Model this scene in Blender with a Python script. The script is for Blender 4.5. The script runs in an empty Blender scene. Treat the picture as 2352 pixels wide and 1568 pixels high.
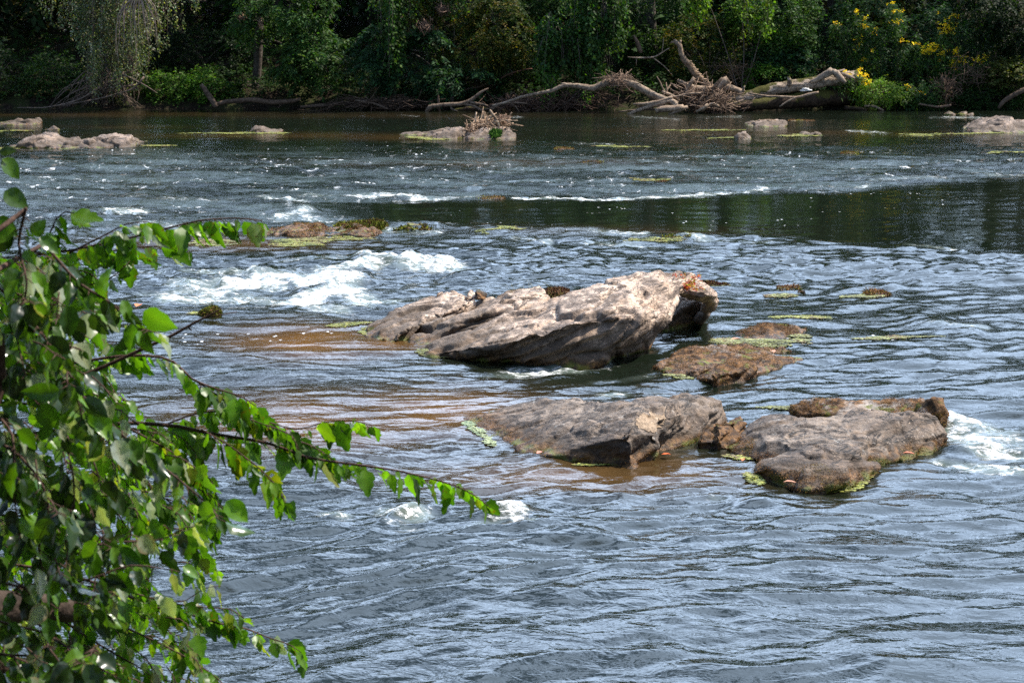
import bpy, bmesh, math
import numpy as np
from mathutils import Vector

SC = bpy.context.scene
COL = SC.collection
RNG = np.random.default_rng(7)

# ------------------------------------------------------------------ camera model
CAM_H = 4.0
PITCH = math.radians(10.7)
TH = math.tan(math.radians(15.0))
CP, SP = math.cos(PITCH), math.sin(PITCH)

def ray(u, v):
    sx = (u - 1176.0) / 1176.0 * TH
    sy = (784.0 - v) / 1176.0 * TH
    return np.array([sx, CP + sy * SP, -SP + sy * CP])

def at_height(u, v, z=0.0):            # surveyed point of known height
    d = ray(u, v); t = (z - CAM_H) / d[2]
    return np.array([0, 0, CAM_H]) + d * t

def at_dist(u, v, y):                  # surveyed point of known distance
    d = ray(u, v); t = y / d[1]
    return np.array([0, 0, CAM_H]) + d * t

def survey(x, y, z):                   # inverse, arrays
    w = y * CP - (z - CAM_H) * SP
    uy = y * SP + (z - CAM_H) * CP
    return 1176.0 + x / w * 1176.0 / TH, 784.0 - uy / w * 1176.0 / TH

def px(y):                             # metres per survey unit at distance y
    return y * TH / 1176.0

# ------------------------------------------------------------------ noise
_perm = np.random.default_rng(3).permutation(256)
_perm = np.concatenate([_perm, _perm, _perm])
_g3 = np.random.default_rng(4).normal(size=(256, 3)); _g3 /= np.linalg.norm(_g3, axis=1)[:, None]

def noise3(p):
    p = np.asarray(p, float)
    i = np.floor(p).astype(int); f = p - i; i &= 255
    w = f * f * f * (f * (f * 6 - 15) + 10)
    def g(dx, dy, dz):
        h = _perm[_perm[_perm[i[:, 0] + dx] + i[:, 1] + dy] + i[:, 2] + dz]
        gr = _g3[h]
        return gr[:, 0] * (f[:, 0] - dx) + gr[:, 1] * (f[:, 1] - dy) + gr[:, 2] * (f[:, 2] - dz)
    def mix(a, b, t): return a + (b - a) * t
    x00 = mix(g(0,0,0), g(1,0,0), w[:, 0]); x10 = mix(g(0,1,0), g(1,1,0), w[:, 0])
    x01 = mix(g(0,0,1), g(1,0,1), w[:, 0]); x11 = mix(g(0,1,1), g(1,1,1), w[:, 0])
    return mix(mix(x00, x10, w[:, 1]), mix(x01, x11, w[:, 1]), w[:, 2]) * 1.6

def noise2(x, y, seed=0.0):
    x = np.asarray(x, float)
    sh = x.shape
    p = np.stack([x.ravel(), np.broadcast_to(y, sh).ravel(), np.full(x.size, seed * 7.31 + .37)], 1)
    return noise3(p).reshape(sh)

def fbm3(p, oct=4, gain=.5):
    a, s, o = 1.0, 1.0, 0
    for k in range(oct):
        o = o + a * noise3(p * s + 13.7 * k); a *= gain; s *= 2.03
    return o

def worley(p):
    """distance to the nearest and second nearest scattered point"""
    p = np.asarray(p, float); i = np.floor(p).astype(int); b1 = np.full(len(p), 9.); b2 = np.full(len(p), 9.); cid = np.zeros(len(p))
    for dx in (-1, 0, 1):
        for dy in (-1, 0, 1):
            for dz in (-1, 0, 1):
                c = i + [dx, dy, dz]
                h = _perm[_perm[_perm[c[:, 0] & 255] + (c[:, 1] & 255)] + (c[:, 2] & 255)]
                q = c + .5 + .55 * _g3[h]
                d = np.linalg.norm(p - q, axis=1)
                n1 = d < b1
                b2 = np.where(n1, b1, np.minimum(b2, d)); cid = np.where(n1, h / 255.0, cid); b1 = np.where(n1, d, b1)
    return b1, b2, cid

def smooth(e0, e1, x):
    t = np.clip((x - e0) / (e1 - e0), 0, 1)
    return t * t * (3 - 2 * t)

def unit(v):
    v = np.asarray(v, float)
    return v / (np.linalg.norm(v, axis=-1, keepdims=True) + 1e-9)

# ------------------------------------------------------------------ mesh building
OFF = {}

class MB:
    """collects quads and triangles and links them as one mesh object"""
    def __init__(self):
        self.v = []; self.q = []; self.t = []; self.c = []; self.n = 0
    def add(self, verts, quads=None, tris=None, col=None):
        verts = np.asarray(verts, float).reshape(-1, 3)
        self.v.append(verts)
        if quads is not None and len(quads): self.q.append(np.asarray(quads, int).reshape(-1, 4) + self.n)
        if tris is not None and len(tris): self.t.append(np.asarray(tris, int).reshape(-1, 3) + self.n)
        if col is None: col = (1, 1, 1)
        col = np.asarray(col, float)
        if col.ndim == 1: col = np.broadcast_to(col, (len(verts), 3))
        self.c.append(col)
        self.n += len(verts)
    def build(self, name, mat, parent=None, origin=None, smooth_shade=True):
        off = np.zeros(3)
        if parent is not None: off = OFF[parent.name]
        elif origin is not None: off = np.asarray(origin, float)
        V = np.concatenate(self.v) - off
        Q = np.concatenate(self.q) if self.q else np.zeros((0, 4), int)
        T = np.concatenate(self.t) if self.t else np.zeros((0, 3), int)
        me = bpy.data.meshes.new(name)
        me.vertices.add(len(V)); me.vertices.foreach_set('co', V.astype(np.float32).ravel())
        nl = Q.size + T.size
        me.loops.add(nl)
        me.loops.foreach_set('vertex_index', np.concatenate([Q.ravel(), T.ravel()]).astype(np.int32))
        me.polygons.add(len(Q) + len(T))
        st = np.concatenate([np.arange(len(Q)) * 4, Q.size + np.arange(len(T)) * 3]).astype(np.int32)
        me.polygons.foreach_set('loop_start', st)
        me.polygons.foreach_set('use_smooth', np.full(len(Q) + len(T), smooth_shade))
        me.update(calc_edges=True)
        a = me.attributes.new('Tint', 'FLOAT_COLOR', 'POINT')
        C = np.concatenate(self.c); C = np.concatenate([C, np.ones((len(C), 1))], 1)
        a.data.foreach_set('color', C.astype(np.float32).ravel())
        me.materials.append(mat)
        o = bpy.data.objects.new(name, me); COL.objects.link(o)
        if parent is not None: o.parent = parent
        elif origin is not None: o.location = off
        OFF[o.name] = off
        return o

def tag(o, label=None, cat=None, group=None, kind=None):
    if label: o['label'] = label
    if cat: o['category'] = cat
    if group: o['group'] = group
    if kind: o['kind'] = kind
    return o

def empty(name, loc, label, cat, group=None):
    o = bpy.data.objects.new(name, None); COL.objects.link(o)
    o.location = loc; o.empty_display_size = .2
    OFF[o.name] = np.asarray(loc, float)
    return tag(o, label, cat, group)

def spline(pts, rad, step):
    P = np.asarray(pts, float); R = np.asarray(rad, float)
    if len(P) == 2: P = np.stack([P[0], (P[0] + P[1]) / 2, P[1]]); R = np.array([R[0], R.mean(), R[-1]])
    A = np.concatenate([[2 * P[0] - P[1]], P, [2 * P[-1] - P[-2]]])
    out, ro = [], []
    for k in range(len(P) - 1):
        L = np.linalg.norm(P[k + 1] - P[k]); n = max(1, int(round(L / step)))
        t = (np.arange(n) / n)[:, None]
        p0, p1, p2, p3 = A[k], A[k + 1], A[k + 2], A[k + 3]
        out.append(.5 * (2 * p1 + (p2 - p0) * t + (2 * p0 - 5 * p1 + 4 * p2 - p3) * t ** 2 + (3 * p1 - p0 - 3 * p2 + p3) * t ** 3))
        ro.append(R[k] + (R[k + 1] - R[k]) * t[:, 0])
    out.append(P[-1:]); ro.append(R[-1:])
    return np.concatenate(out), np.concatenate(ro)

def tube(mb, pts, rad, sides=8, step=.12, rough=.0, col=(1, 1, 1), wob=0.0, seed=0):
    P, R = spline(pts, rad, step)
    if wob:
        k = P * (.9 / max(step * 4, .05)) + seed * 3.1
        P = P + wob * np.stack([noise3(k + 5), noise3(k + 11), noise3(k + 17)], 1)
    n = len(P)
    T = unit(np.gradient(P, axis=0))
    up = np.array([0, 0, 1.]) if abs(T[0][2]) < .9 else np.array([1., 0, 0])
    N = np.zeros_like(T); x = unit(np.cross(T[0], up))
    for i in range(n):
        x = unit(x - T[i] * np.dot(x, T[i])); N[i] = x
    B = np.cross(T, N)
    a = np.arange(sides) / sides * 2 * math.pi
    ring = (N[:, None] * np.cos(a)[None, :, None] + B[:, None] * np.sin(a)[None, :, None])
    rr = np.repeat(R[:, None], sides, 1)
    if rough:
        q = (P[:, None] + ring * R[:, None, None])
        s = (2.2 / max(R.max(), 1e-3)) * .5
        rr = rr * (1 + rough * (noise3(q.reshape(-1, 3) * s + seed) + .6 * noise3(q.reshape(-1, 3) * s * 2.7 + seed)).reshape(rr.shape))
    V = P[:, None] + ring * rr[:, :, None]
    V = V.reshape(-1, 3)
    i = np.arange(n - 1)[:, None] * sides; j = np.arange(sides)[None, :]; j2 = (j + 1) % sides
    Q = np.stack([i + j, i + j2, i + sides + j2, i + sides + j], -1).reshape(-1, 4)
    V = np.concatenate([V, P[:1], P[-1:]])
    jj = np.arange(sides); t0 = np.stack([np.full(sides, n * sides), (jj + 1) % sides, jj], 1)
    t1 = np.stack([np.full(sides, n * sides + 1), (n - 1) * sides + jj, (n - 1) * sides + (jj + 1) % sides], 1)
    mb.add(V, Q, np.concatenate([t0, t1]), col)

# ------------------------------------------------------------------ node helpers
class NT:
    def __init__(self, name):
        self.m = bpy.data.materials.new(name); self.m.use_nodes = True
        self.t = self.m.node_tree; self.t.nodes.clear()
        self.out = self.t.nodes.new('ShaderNodeOutputMaterial')
        self._pos = None
    def new(self, typ, **kw):
        n = self.t.nodes.new(typ)
        for k, v in kw.items(): setattr(n, k, v)
        return n
    def put(self, sock, v):
        if isinstance(v, bpy.types.NodeSocket): self.t.links.new(v, sock)
        elif isinstance(v, (tuple, list)) and len(v) == 3 and sock.type == 'RGBA': sock.default_value = (*v, 1)
        else: sock.default_value = v
    def pos(self):
        if self._pos is None: self._pos = self.new('ShaderNodeNewGeometry').outputs['Position']
        return self._pos
    def math(self, op, a, b=0.0, c=None, clamp=False):
        n = self.new('ShaderNodeMath', operation=op, use_clamp=clamp)
        self.put(n.inputs[0], a); self.put(n.inputs[1], b)
        if c is not None: self.put(n.inputs[2], c)
        return n.outputs[0]
    def vmul(self, v, s):
        n = self.new('ShaderNodeVectorMath', operation='MULTIPLY'); self.put(n.inputs[0], v); self.put(n.inputs[1], s)
        return n.outputs[0]
    def vadd(self, v, s):
        n = self.new('ShaderNodeVectorMath', operation='ADD'); self.put(n.inputs[0], v); self.put(n.inputs[1], s)
        return n.outputs[0]
    def rot(self, v, e):
        n = self.new('ShaderNodeMapping'); self.put(n.inputs['Vector'], v); n.inputs['Rotation'].default_value = e
        return n.outputs[0]
    def noise(self, v, scale, detail=3, rough=.55, dist=0.0, color=False):
        n = self.new('ShaderNodeTexNoise'); self.put(n.inputs['Vector'], v)
        n.inputs['Scale'].default_value = scale; n.inputs['Detail'].default_value = detail
        n.inputs['Roughness'].default_value = rough; n.inputs['Distortion'].default_value = dist
        return n.outputs['Color' if color else 'Fac']
    def voro(self, v, scale, feature='F1', out='Distance'):
        n = self.new('ShaderNodeTexVoronoi', feature=feature); self.put(n.inputs['Vector'], v); n.inputs['Scale'].default_value = scale
        return n.outputs[out]
    def ramp(self, f, a, b, smoothstep=True):
        n = self.new('ShaderNodeMapRange'); n.interpolation_type = 'SMOOTHSTEP' if smoothstep else 'LINEAR'
        self.put(n.inputs['Value'], f); self.put(n.inputs['From Min'], a); self.put(n.inputs['From Max'], b)
        return n.outputs['Result']
    def mix(self, f, a, b, mode='MIX'):
        n = self.new('ShaderNodeMix', data_type='RGBA', blend_type=mode)
        self.put(n.inputs[0], f); self.put(n.inputs[6], a); self.put(n.inputs[7], b)
        return n.outputs[2]
    def attr(self, name, out='Color'):
        n = self.new('ShaderNodeAttribute', attribute_name=name)
        return n.outputs[out]
    def bump(self, h, strength=1.0, dist=.02, normal=None):
        n = self.new('ShaderNodeBump'); self.put(n.inputs['Height'], h)
        self.put(n.inputs['Strength'], strength); n.inputs['Distance'].default_value = dist
        if normal is not None: self.put(n.inputs['Normal'], normal)
        return n.outputs[0]
    def bsdf(self, color, rough=.6, spec=.5, normal=None, ior=None):
        n = self.new('ShaderNodeBsdfPrincipled')
        self.put(n.inputs['Base Color'], color); self.put(n.inputs['Roughness'], rough)
        self.put(n.inputs['Specular IOR Level'], spec)
        if ior: n.inputs['IOR'].default_value = ior
        if normal is not None: self.put(n.inputs['Normal'], normal)
        return n.outputs[0]
    def mixsh(self, f, a, b):
        n = self.new('ShaderNodeMixShader'); self.put(n.inputs[0], f); self.put(n.inputs[1], a); self.put(n.inputs[2], b)
        return n.outputs[0]
    def done(self, sh):
        self.t.links.new(sh, self.out.inputs['Surface']); return self.m
    def sep(self, v):
        n = self.new('ShaderNodeSeparateXYZ'); self.put(n.inputs[0], v); return n.outputs
    def nrm(self):
        return self.new('ShaderNodeNewGeometry').outputs['Normal']

# ------------------------------------------------------------------ materials
def leaf_material(name, trans=.35, rough=.5, spec=.35, spots=0.0, vein=False):
    n = NT(name)
    c = n.attr('Tint')
    v = n.noise(n.pos(), 9, 2)
    c = n.mix(1.0, c, n.mix(v, (.72, .74, .7), (1.25, 1.22, 1.1)), 'MULTIPLY')
    if spots:
        s = n.ramp(n.noise(n.pos(), 70, 3, .7), .57, .64)
        m = n.ramp(n.noise(n.pos(), 11, 2), .46, .60)
        c = n.mix(n.math('MULTIPLY', n.math('MULTIPLY', s, m), spots), c, (.09, .045, .012))
    d = n.bsdf(c, rough, spec)
    t = n.new('ShaderNodeBsdfTranslucent')
    n.put(t.inputs[0], n.mix(1.0, c, (1.75, 1.95, .4), 'MULTIPLY'))
    return n.done(n.mixsh(trans, d, t.outputs[0]))

def wood_material(name, dark, light, scale=6, moss=0.0, bumpd=.02, stretch=(1, 1, 1)):
    n = NT(name)
    p = n.vmul(n.pos(), stretch)
    a = n.noise(p, scale, 5, .65, 1.0)
    b = n.noise(p, scale * 5, 4, .6)
    f = n.math('ADD', n.math('MULTIPLY', a, .6), n.math('MULTIPLY', b, .4))
    c = n.mix(n.ramp(f, .36, .64), dark, light)
    c = n.mix(1.0, c, n.attr('Tint'), 'MULTIPLY')
    if moss:
        up = n.sep(n.nrm())[2]
        mm = n.math('ADD', n.noise(n.pos(), 2.2, 4, .6), n.math('MULTIPLY', up, .16))
        c = n.mix(n.ramp(mm, .62 - moss * .2, .74 - moss * .2), c, n.mix(b, (.03, .033, .006), (.10, .09, .018)))
    return n.done(n.bsdf(c, .85, .2, n.bump(f, .9, bumpd)))

def rock_material(name, base, light, dark, tan, dip=(0, .45, 0), fleck=.3, wet=.06, lichen=.25, moss_z=.0, strata=1.0, mossy=0.0, flank_shade=0.0, low_shade=0.0):
    n = NT(name)
    P = n.pos()
    q = n.vmul(n.rot(P, dip), (1.6, 1.6, 6.0))
    n1 = n.noise(P, 1.3, 5, .6, .4)
    st = n.noise(q, 1.1, 6, .62, .8)
    fine = n.noise(P, 28, 5, .7)
    mid = n.noise(P, 6.5, 5, .6)
    c = n.mix(n.ramp(n1, .35, .65), base, light)
    c = n.mix(n.math('MULTIPLY', n.ramp(st, .52, .34), .75 * strata), c, dark)
    c = n.mix(n.math('MULTIPLY', n.ramp(mid, .5, .7), .55), c, tan)
    c = n.mix(n.math('MULTIPLY', n.ramp(mid, .46, .3), .6), c, dark)
    # dark joints that run with the bedding
    jt = n.noise(n.vmul(n.rot(P, dip), (1.0, 1.0, 3.2)), 2.2, 5, .65, .6)
    jl = n.ramp(n.math('ABSOLUTE', n.math('SUBTRACT', jt, .5)), .026, .005)
    c = n.mix(n.math('MULTIPLY', jl, .92), c, dark)
    c = n.mix(1.0, c, n.mix(n.ramp(fine, .3, .7), (.66, .65, .64), (1.28, 1.27, 1.26)), 'MULTIPLY')
    sp = n.ramp(n.noise(P, 60, 3, .7), .60, .68)
    sm = n.ramp(n.noise(P, 3.1, 3), .45, .62)
    c = n.mix(n.math('MULTIPLY', n.math('MULTIPLY', sp, sm), fleck), c, (.62, .47, .34))
    lc = n.ramp(n.noise(P, 17, 4, .6), .60, .66)
    lm = n.ramp(n.noise(P, 2.0, 3), .48, .62)
    c = n.mix(n.math('MULTIPLY', n.math('MULTIPLY', lc, lm), lichen), c, (.62, .6, .56))
    if flank_shade:  # faces turned from the sun are darkened; shade put into the colour
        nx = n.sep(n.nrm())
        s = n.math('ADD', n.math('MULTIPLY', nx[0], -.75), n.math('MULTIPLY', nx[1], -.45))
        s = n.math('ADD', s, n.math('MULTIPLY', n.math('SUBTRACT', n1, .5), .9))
        c = n.mix(n.math('MULTIPLY', n.ramp(s, .12, .5), flank_shade), c, n.mix(fine, dark, base))
    z = n.sep(P)[2]
    wob = n.math('MULTIPLY', n.math('SUBTRACT', n.noise(P, 5, 4, .6), .5), .16)
    zz = n.math('ADD', z, wob)
    if low_shade:      # uneven dark brown low on the stone, paints in shade under overhangs
        sw = n.math('ADD', z, n.math('MULTIPLY', n.math('SUBTRACT', n.noise(n.vmul(P, (1, 1, .5)), 1.7, 4, .6), .5), low_shade * 2.2))
        c = n.mix(n.math('MULTIPLY', n.ramp(sw, low_shade, low_shade * .55), .8), c, n.mix(fine, (.045, .032, .022), (.14, .10, .068)))
    mosscol = n.mix(n.ramp(n.noise(P, 16, 4, .65), .4, .62), (.04, .02, .008), (.20, .10, .036))
    c = n.mix(n.math('MULTIPLY', n.ramp(zz, wet + moss_z + .05, wet + moss_z - .02), .92), c, mosscol)
    green = n.mix(n.noise(P, 20, 3), (.035, .05, .006), (.20, .21, .025))
    g = n.math('MULTIPLY', n.ramp(zz, wet * .45 + .035, wet * .45 - .015), n.ramp(n.noise(P, 4, 3), .45, .56))
    c = n.mix(g, c, green)
    if mossy:
        mm = n.noise(P, 3.3, 4, .6)
        c = n.mix(n.ramp(mm, .62 - mossy * .3, .70 - mossy * .3), c, mosscol)
        c = n.mix(n.math('MULTIPLY', n.ramp(n.noise(P, 4.6, 4, .6, .5), .58, .66), .9), c, green)
    h = n.math('ADD', n.math('MULTIPLY', fine, .5), n.math('MULTIPLY', st, 1.2 * strata))
    h = n.math('ADD', h, n.math('MULTIPLY', mid, .5))
    h = n.math('ADD', h, n.math('MULTIPLY', n.noise(P, 90, 3, .6), .18))
    rg = n.mix(n.ramp(zz, .1, .0), (.82, .82, .82), (.42, .42, .42))
    return n.done(n.bsdf(c, rg, .35, n.bump(h, 1.0, .035)))

def tint_material(name, rough=.85, spec=.2, nscale=30, lo=.6, hi=1.35, bumpd=0.0):
    n = NT(name)
    f = n.noise(n.pos(), nscale, 4, .65)
    c = n.mix(1.0, n.attr('Tint'), n.mix(f, (lo,) * 3, (hi,) * 3), 'MULTIPLY')
    return n.done(n.bsdf(c, rough, spec, n.bump(f, .8, bumpd) if bumpd else None))

M = {}
M['leaf'] = leaf_material('tree_leaf', .28, .6, .1)
M['leaf_bright'] = leaf_material('shrub_leaf', .35, .55, .14)
M['near_leaf'] = leaf_material('birch_leaf', .48, .38, .45, spots=.9)
M['gloss_leaf'] = leaf_material('vine_leaf', .30, .24, .7, spots=.15)
M['petal'] = leaf_material('petal', .3, .6, .2)
M['bark'] = wood_material('grey_bark', (.03, .024, .019), (.12, .1, .085), 8)
M['twig'] = wood_material('thin_twig', (.05, .04, .034), (.16, .13, .11), 9)
M['near_twig'] = wood_material('red_brown_twig', (.03, .016, .012), (.11, .065, .05), 40, bumpd=.002)
M['drift'] = wood_material('bleached_driftwood', (.085, .058, .042), (.46, .36, .27), 9, bumpd=.03)
M['log'] = wood_material('fallen_log_bark', (.055, .038, .028), (.60, .47, .36), 6, moss=.25, bumpd=.06, stretch=(.5, 1.6, 2.2))
M['oldlog'] = wood_material('rotten_log_bark', (.014, .009, .006), (.07, .045, .028), 5, moss=.45, bumpd=.05)
M['debris'] = wood_material('flood_debris', (.05, .036, .028), (.25, .19, .145), 14)
M['fungus'] = tint_material('shelf_fungus')
M['moss'] = tint_material('river_moss', .95, .1, 40, .5, 1.5)
M['algae'] = tint_material('floating_algae', .6, .4, 14, .45, 1.6)
M['dead_leaf'] = tint_material('dead_leaf', .7, .3)
# ------------------------------------------------------------------ river surface
POOL_U = [560, 640, 800, 1000, 1200, 1640, 1860, 2352, 3200]
POOL_TOP = [476, 466, 460, 458, 455, 448, 440, 405, 370]
POOL_BOT = [474, 486, 506, 517, 521, 545, 552, 585, 620]
# broken water: (u0, v0, u1, v1, half thickness, strength)
FOAM = [
 (480, 672, 600, 648, 12, 1.0), (600, 645, 760, 640, 13, 1.1), (740, 630, 900, 610, 9, 1.1), (880, 608, 1030, 612, 12, 1.3),
 (690, 690, 800, 668, 14, 1.3), (780, 662, 830, 690, 14, 1.1), (690, 652, 800, 645, 12, 1.15), (560, 680, 700, 700, 10, .9), (830, 590, 850, 600, 7, .9),
 (850, 690, 900, 692, 8, .9), (380, 690, 560, 684, 9, .9), (520, 655, 640, 660, 14, 1.0), (720, 705, 790, 712, 8, .8), (430, 622, 580, 634, 7, .8), (400, 655, 520, 660, 9, .75), (330, 672, 440, 668, 6, .6),
 (600, 452, 700, 462, 5, .85), (700, 450, 860, 448, 5, .85), (860, 447, 1000, 456, 4, .9), (950, 457, 1010, 457, 4, 1.1), (1020, 455, 1100, 452, 3, .7), (1180, 456, 1420, 457, 3.0, 1.0), (1420, 457, 1640, 448, 3.0, .95), (1640, 447, 1760, 436, 3, .85),
 (640, 500, 700, 492, 8, .85), (700, 500, 760, 508, 6, .8), (250, 484, 330, 486, 6, .8), (300, 455, 520, 460, 5, .45),
 (340, 520, 440, 530, 8, .8), (450, 525, 520, 520, 7, .7),
 (1360, 530, 1480, 540, 6, .7), (1560, 545, 1650, 556, 5, .7), (1350, 560, 1500, 570, 6, .4), (1600, 552, 1760, 558, 5, .5),
 (880, 530, 1000, 536, 6, .75), (1180, 545, 1260, 556, 5, .5), (2080, 560, 2190, 572, 4, .6),
 (1110, 860, 1200, 850, 9, .7), (1180, 846, 1330, 846, 8, 1.0), (1300, 846, 1380, 836, 9, 1.05), (1370, 826, 1440, 800, 5, .55), (1390, 905, 1430, 900, 9, .8), (1360, 870, 1500, 860, 6, .45), (1440, 880, 1560, 905, 5, .35),
 (2170, 965, 2230, 985, 12, 1.0), (2200, 990, 2290, 1040, 16, .95), (2240, 1030, 2340, 1050, 12, 1.0), (2250, 980, 2352, 1030, 14, .75), (2160, 1060, 2240, 1070, 9, .9), (2230, 1075, 2352, 1085, 8, .8), (2300, 1000, 2400, 1040, 16, .7),
 (895, 1180, 965, 1186, 13, .95), (1140, 1180, 1190, 1184, 8, 1.1), (1180, 1188, 1218, 1210, 5, 1.0), (1080, 1215, 1150, 1190, 8, .6), (758, 1180, 785, 1188, 9, 1.2), (1640, 1140, 1670, 1142, 6, .5), (880, 1200, 960, 1215, 5, .35),
 (2000, 415, 2200, 408, 3, .6), (2230, 400, 2352, 402, 3, .6), (1860, 438, 1990, 428, 3, .55),
 (1320, 330, 1440, 332, 3, .55), (1950, 300, 2040, 306, 3, .6), (2140, 268, 2250, 270, 3, .6), (1600, 270, 1700, 268, 2.5, .4), (1450, 268, 1560, 274, 2.5, .4), (1080, 268, 1200, 270, 2, .4), (880, 264, 960, 266, 2, .4),
 (600, 600, 820, 590, 6, .35), (130, 640, 360, 625, 8, .45), (2140, 745, 2260, 755, 8, .4), (2100, 728, 2260, 726, 5, .3), (1500, 585, 1900, 600, 8, .2),
]
SHALLOW = [(700, 785, 171, 36, 0.74), (860, 795, 117, 20, 0.55), (1010, 950, 234, 55, 0.55), (700, 975, 297, 70, 0.47), (1300, 1090, 378, 40, 0.35), (1500, 1068, 144, 22, 0.31), (640, 312, 330, 7, 0.19), (900, 316, 160, 7, 0.19), (300, 292, 160, 5, 0.07), (60, 345, 90, 6, 0.09), (150, 262, 600, 7, 0.13), (900, 265, 500, 6, 0.09), (1900, 305, 300, 6, 0.12), (1600, 300, 260, 6, 0.08), (2100, 310, 250, 6, 0.08), (1150, 375, 400, 10, 0.11), (520, 560, 240, 16, 0.28), (1400, 530, 300, 12, 0.08)]
SPECK = [(900, 350, 420, 22, .35), (250, 350, 230, 10, .5), (900, 318, 300, 10, .25), (1500, 500, 700, 40, .28), (2050, 460, 320, 40, .3), (1600, 310, 600, 14, .2),
 (180, 745, 190, 18, 1.4), (480, 775, 130, 14, 1.3), (650, 765, 130, 14, 1.0), (2000, 775, 150, 8, 1.2), (1700, 940, 60, 8, 1.3), (1480, 1050, 150, 10, .5), (1750, 670, 160, 8, .4)]
# wave crests: (u0, v0, u1, v1, half width, height m)
CREST = [(830, 612, 1035, 606, 8, .13), (680, 655, 840, 640, 10, .08), (700, 672, 800, 660, 10, .09), (520, 655, 660, 640, 10, .07), (580, 632, 720, 624, 7, .07), (760, 690, 850, 684, 7, .07), (830, 592, 860, 590, 9, .10), (1360, 612, 1050, 640, 16, .07),
 (640, 492, 720, 488, 10, .10), (900, 1176, 960, 1182, 12, .045), (1140, 1176, 1190, 1182, 10, .06), (880, 520, 1000, 520, 9, .07), (1500, 548, 1640, 546, 9, .06),
 (2190, 975, 2240, 985, 14, .08), (2220, 1030, 2340, 1040, 16, .06), (1270, 838, 1390, 832, 10, .05), (1230, 1215, 1420, 1240, 22, .06), (2110, 740, 2240, 750, 12, .05), (420, 640, 620, 625, 12, .06), (1940, 655, 2050, 660, 10, .04)]

def seg(u, v, s, ky):
    u0, v0, u1, v1 = s[:4]
    dx, dy = u1 - u0, (v1 - v0) * ky
    L2 = dx * dx + dy * dy + 1e-9
    px_, py_ = u - u0, (v - v0) * ky
    t = np.clip((px_ * dx + py_ * dy) / L2, 0, 1)
    return np.hypot(px_ - t * dx, py_ - t * dy), t

def water_zones(x, y):
    u, v = survey(x, np.maximum(y, 1.0), 0.0 * x)
    vr = v + 7 * noise2(x / 1.4, y / 1.6, 71) + 4 * noise2(x / .5, y / .7, 72)
    pool = smooth(-6, 9, vr - np.interp(u, POOL_U, POOL_TOP)) * smooth(-9, 9, np.interp(u, POOL_U, POOL_BOT) - vr)
    pool = pool * smooth(540, 900, u)
    foam = np.zeros_like(u)
    for s in FOAM:
        m = (v > min(s[1], s[3]) - 4 * s[4] - 4) & (v < max(s[1], s[3]) + 4 * s[4] + 4) & (u > min(s[0], s[2]) - 120) & (u < max(s[0], s[2]) + 120)
        d, _ = seg(u[m], v[m], s, 3.0)
        foam[m] = np.maximum(foam[m], s[5] * np.exp(-(d / (s[4] * 3.0)) ** 2))
    foam = foam * np.where(foam > .75, np.clip(1.02 + .5 * noise2(x / .9, y / 1.3, 51), .72, 1.2), np.clip(.92 + .85 * noise2(x / 1.1, y / 1.6, 51), .25, 1.2))
    sh = np.zeros_like(u); sk = np.zeros_like(u)
    for (a, b, c, d, e) in SHALLOW: sh = np.maximum(sh, min(1, e * 1.2) * np.exp(-((u - a) / c) ** 2 - ((v - b) / d) ** 2))
    for (a, b, c, d, e) in SPECK: sk = np.maximum(sk, e * np.exp(-((u - a) / c) ** 2 - ((v - b) / d) ** 2))
    amp = 1.0 - .66 * smooth(352, 318, v)
    amp = amp * (1 + .22 * smooth(335, 365, v) * smooth(470, 440, v))
    amp = amp * (1 - .85 * pool)
    amp = amp * (1 - .45 * np.minimum(1, sh * 1.2)) * (1 - .3 * np.minimum(1, sk))
    amp = amp * (1 + .8 * np.minimum(foam, 1))
    # lee sides of the rocks lie quieter
    for (a, b, c, d, e) in [(1640, 770, 190, 28, .6), (1950, 785, 200, 14, .35), (1560, 1075, 190, 26, .5), (540, 556, 230, 18, .55), (1740, 710, 130, 16, .5)]:
        amp = amp * (1 - e * np.exp(-((u - a) / c) ** 2 - ((v - b) / d) ** 2))
    return u, v, pool, foam, sh, sk, amp

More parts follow.
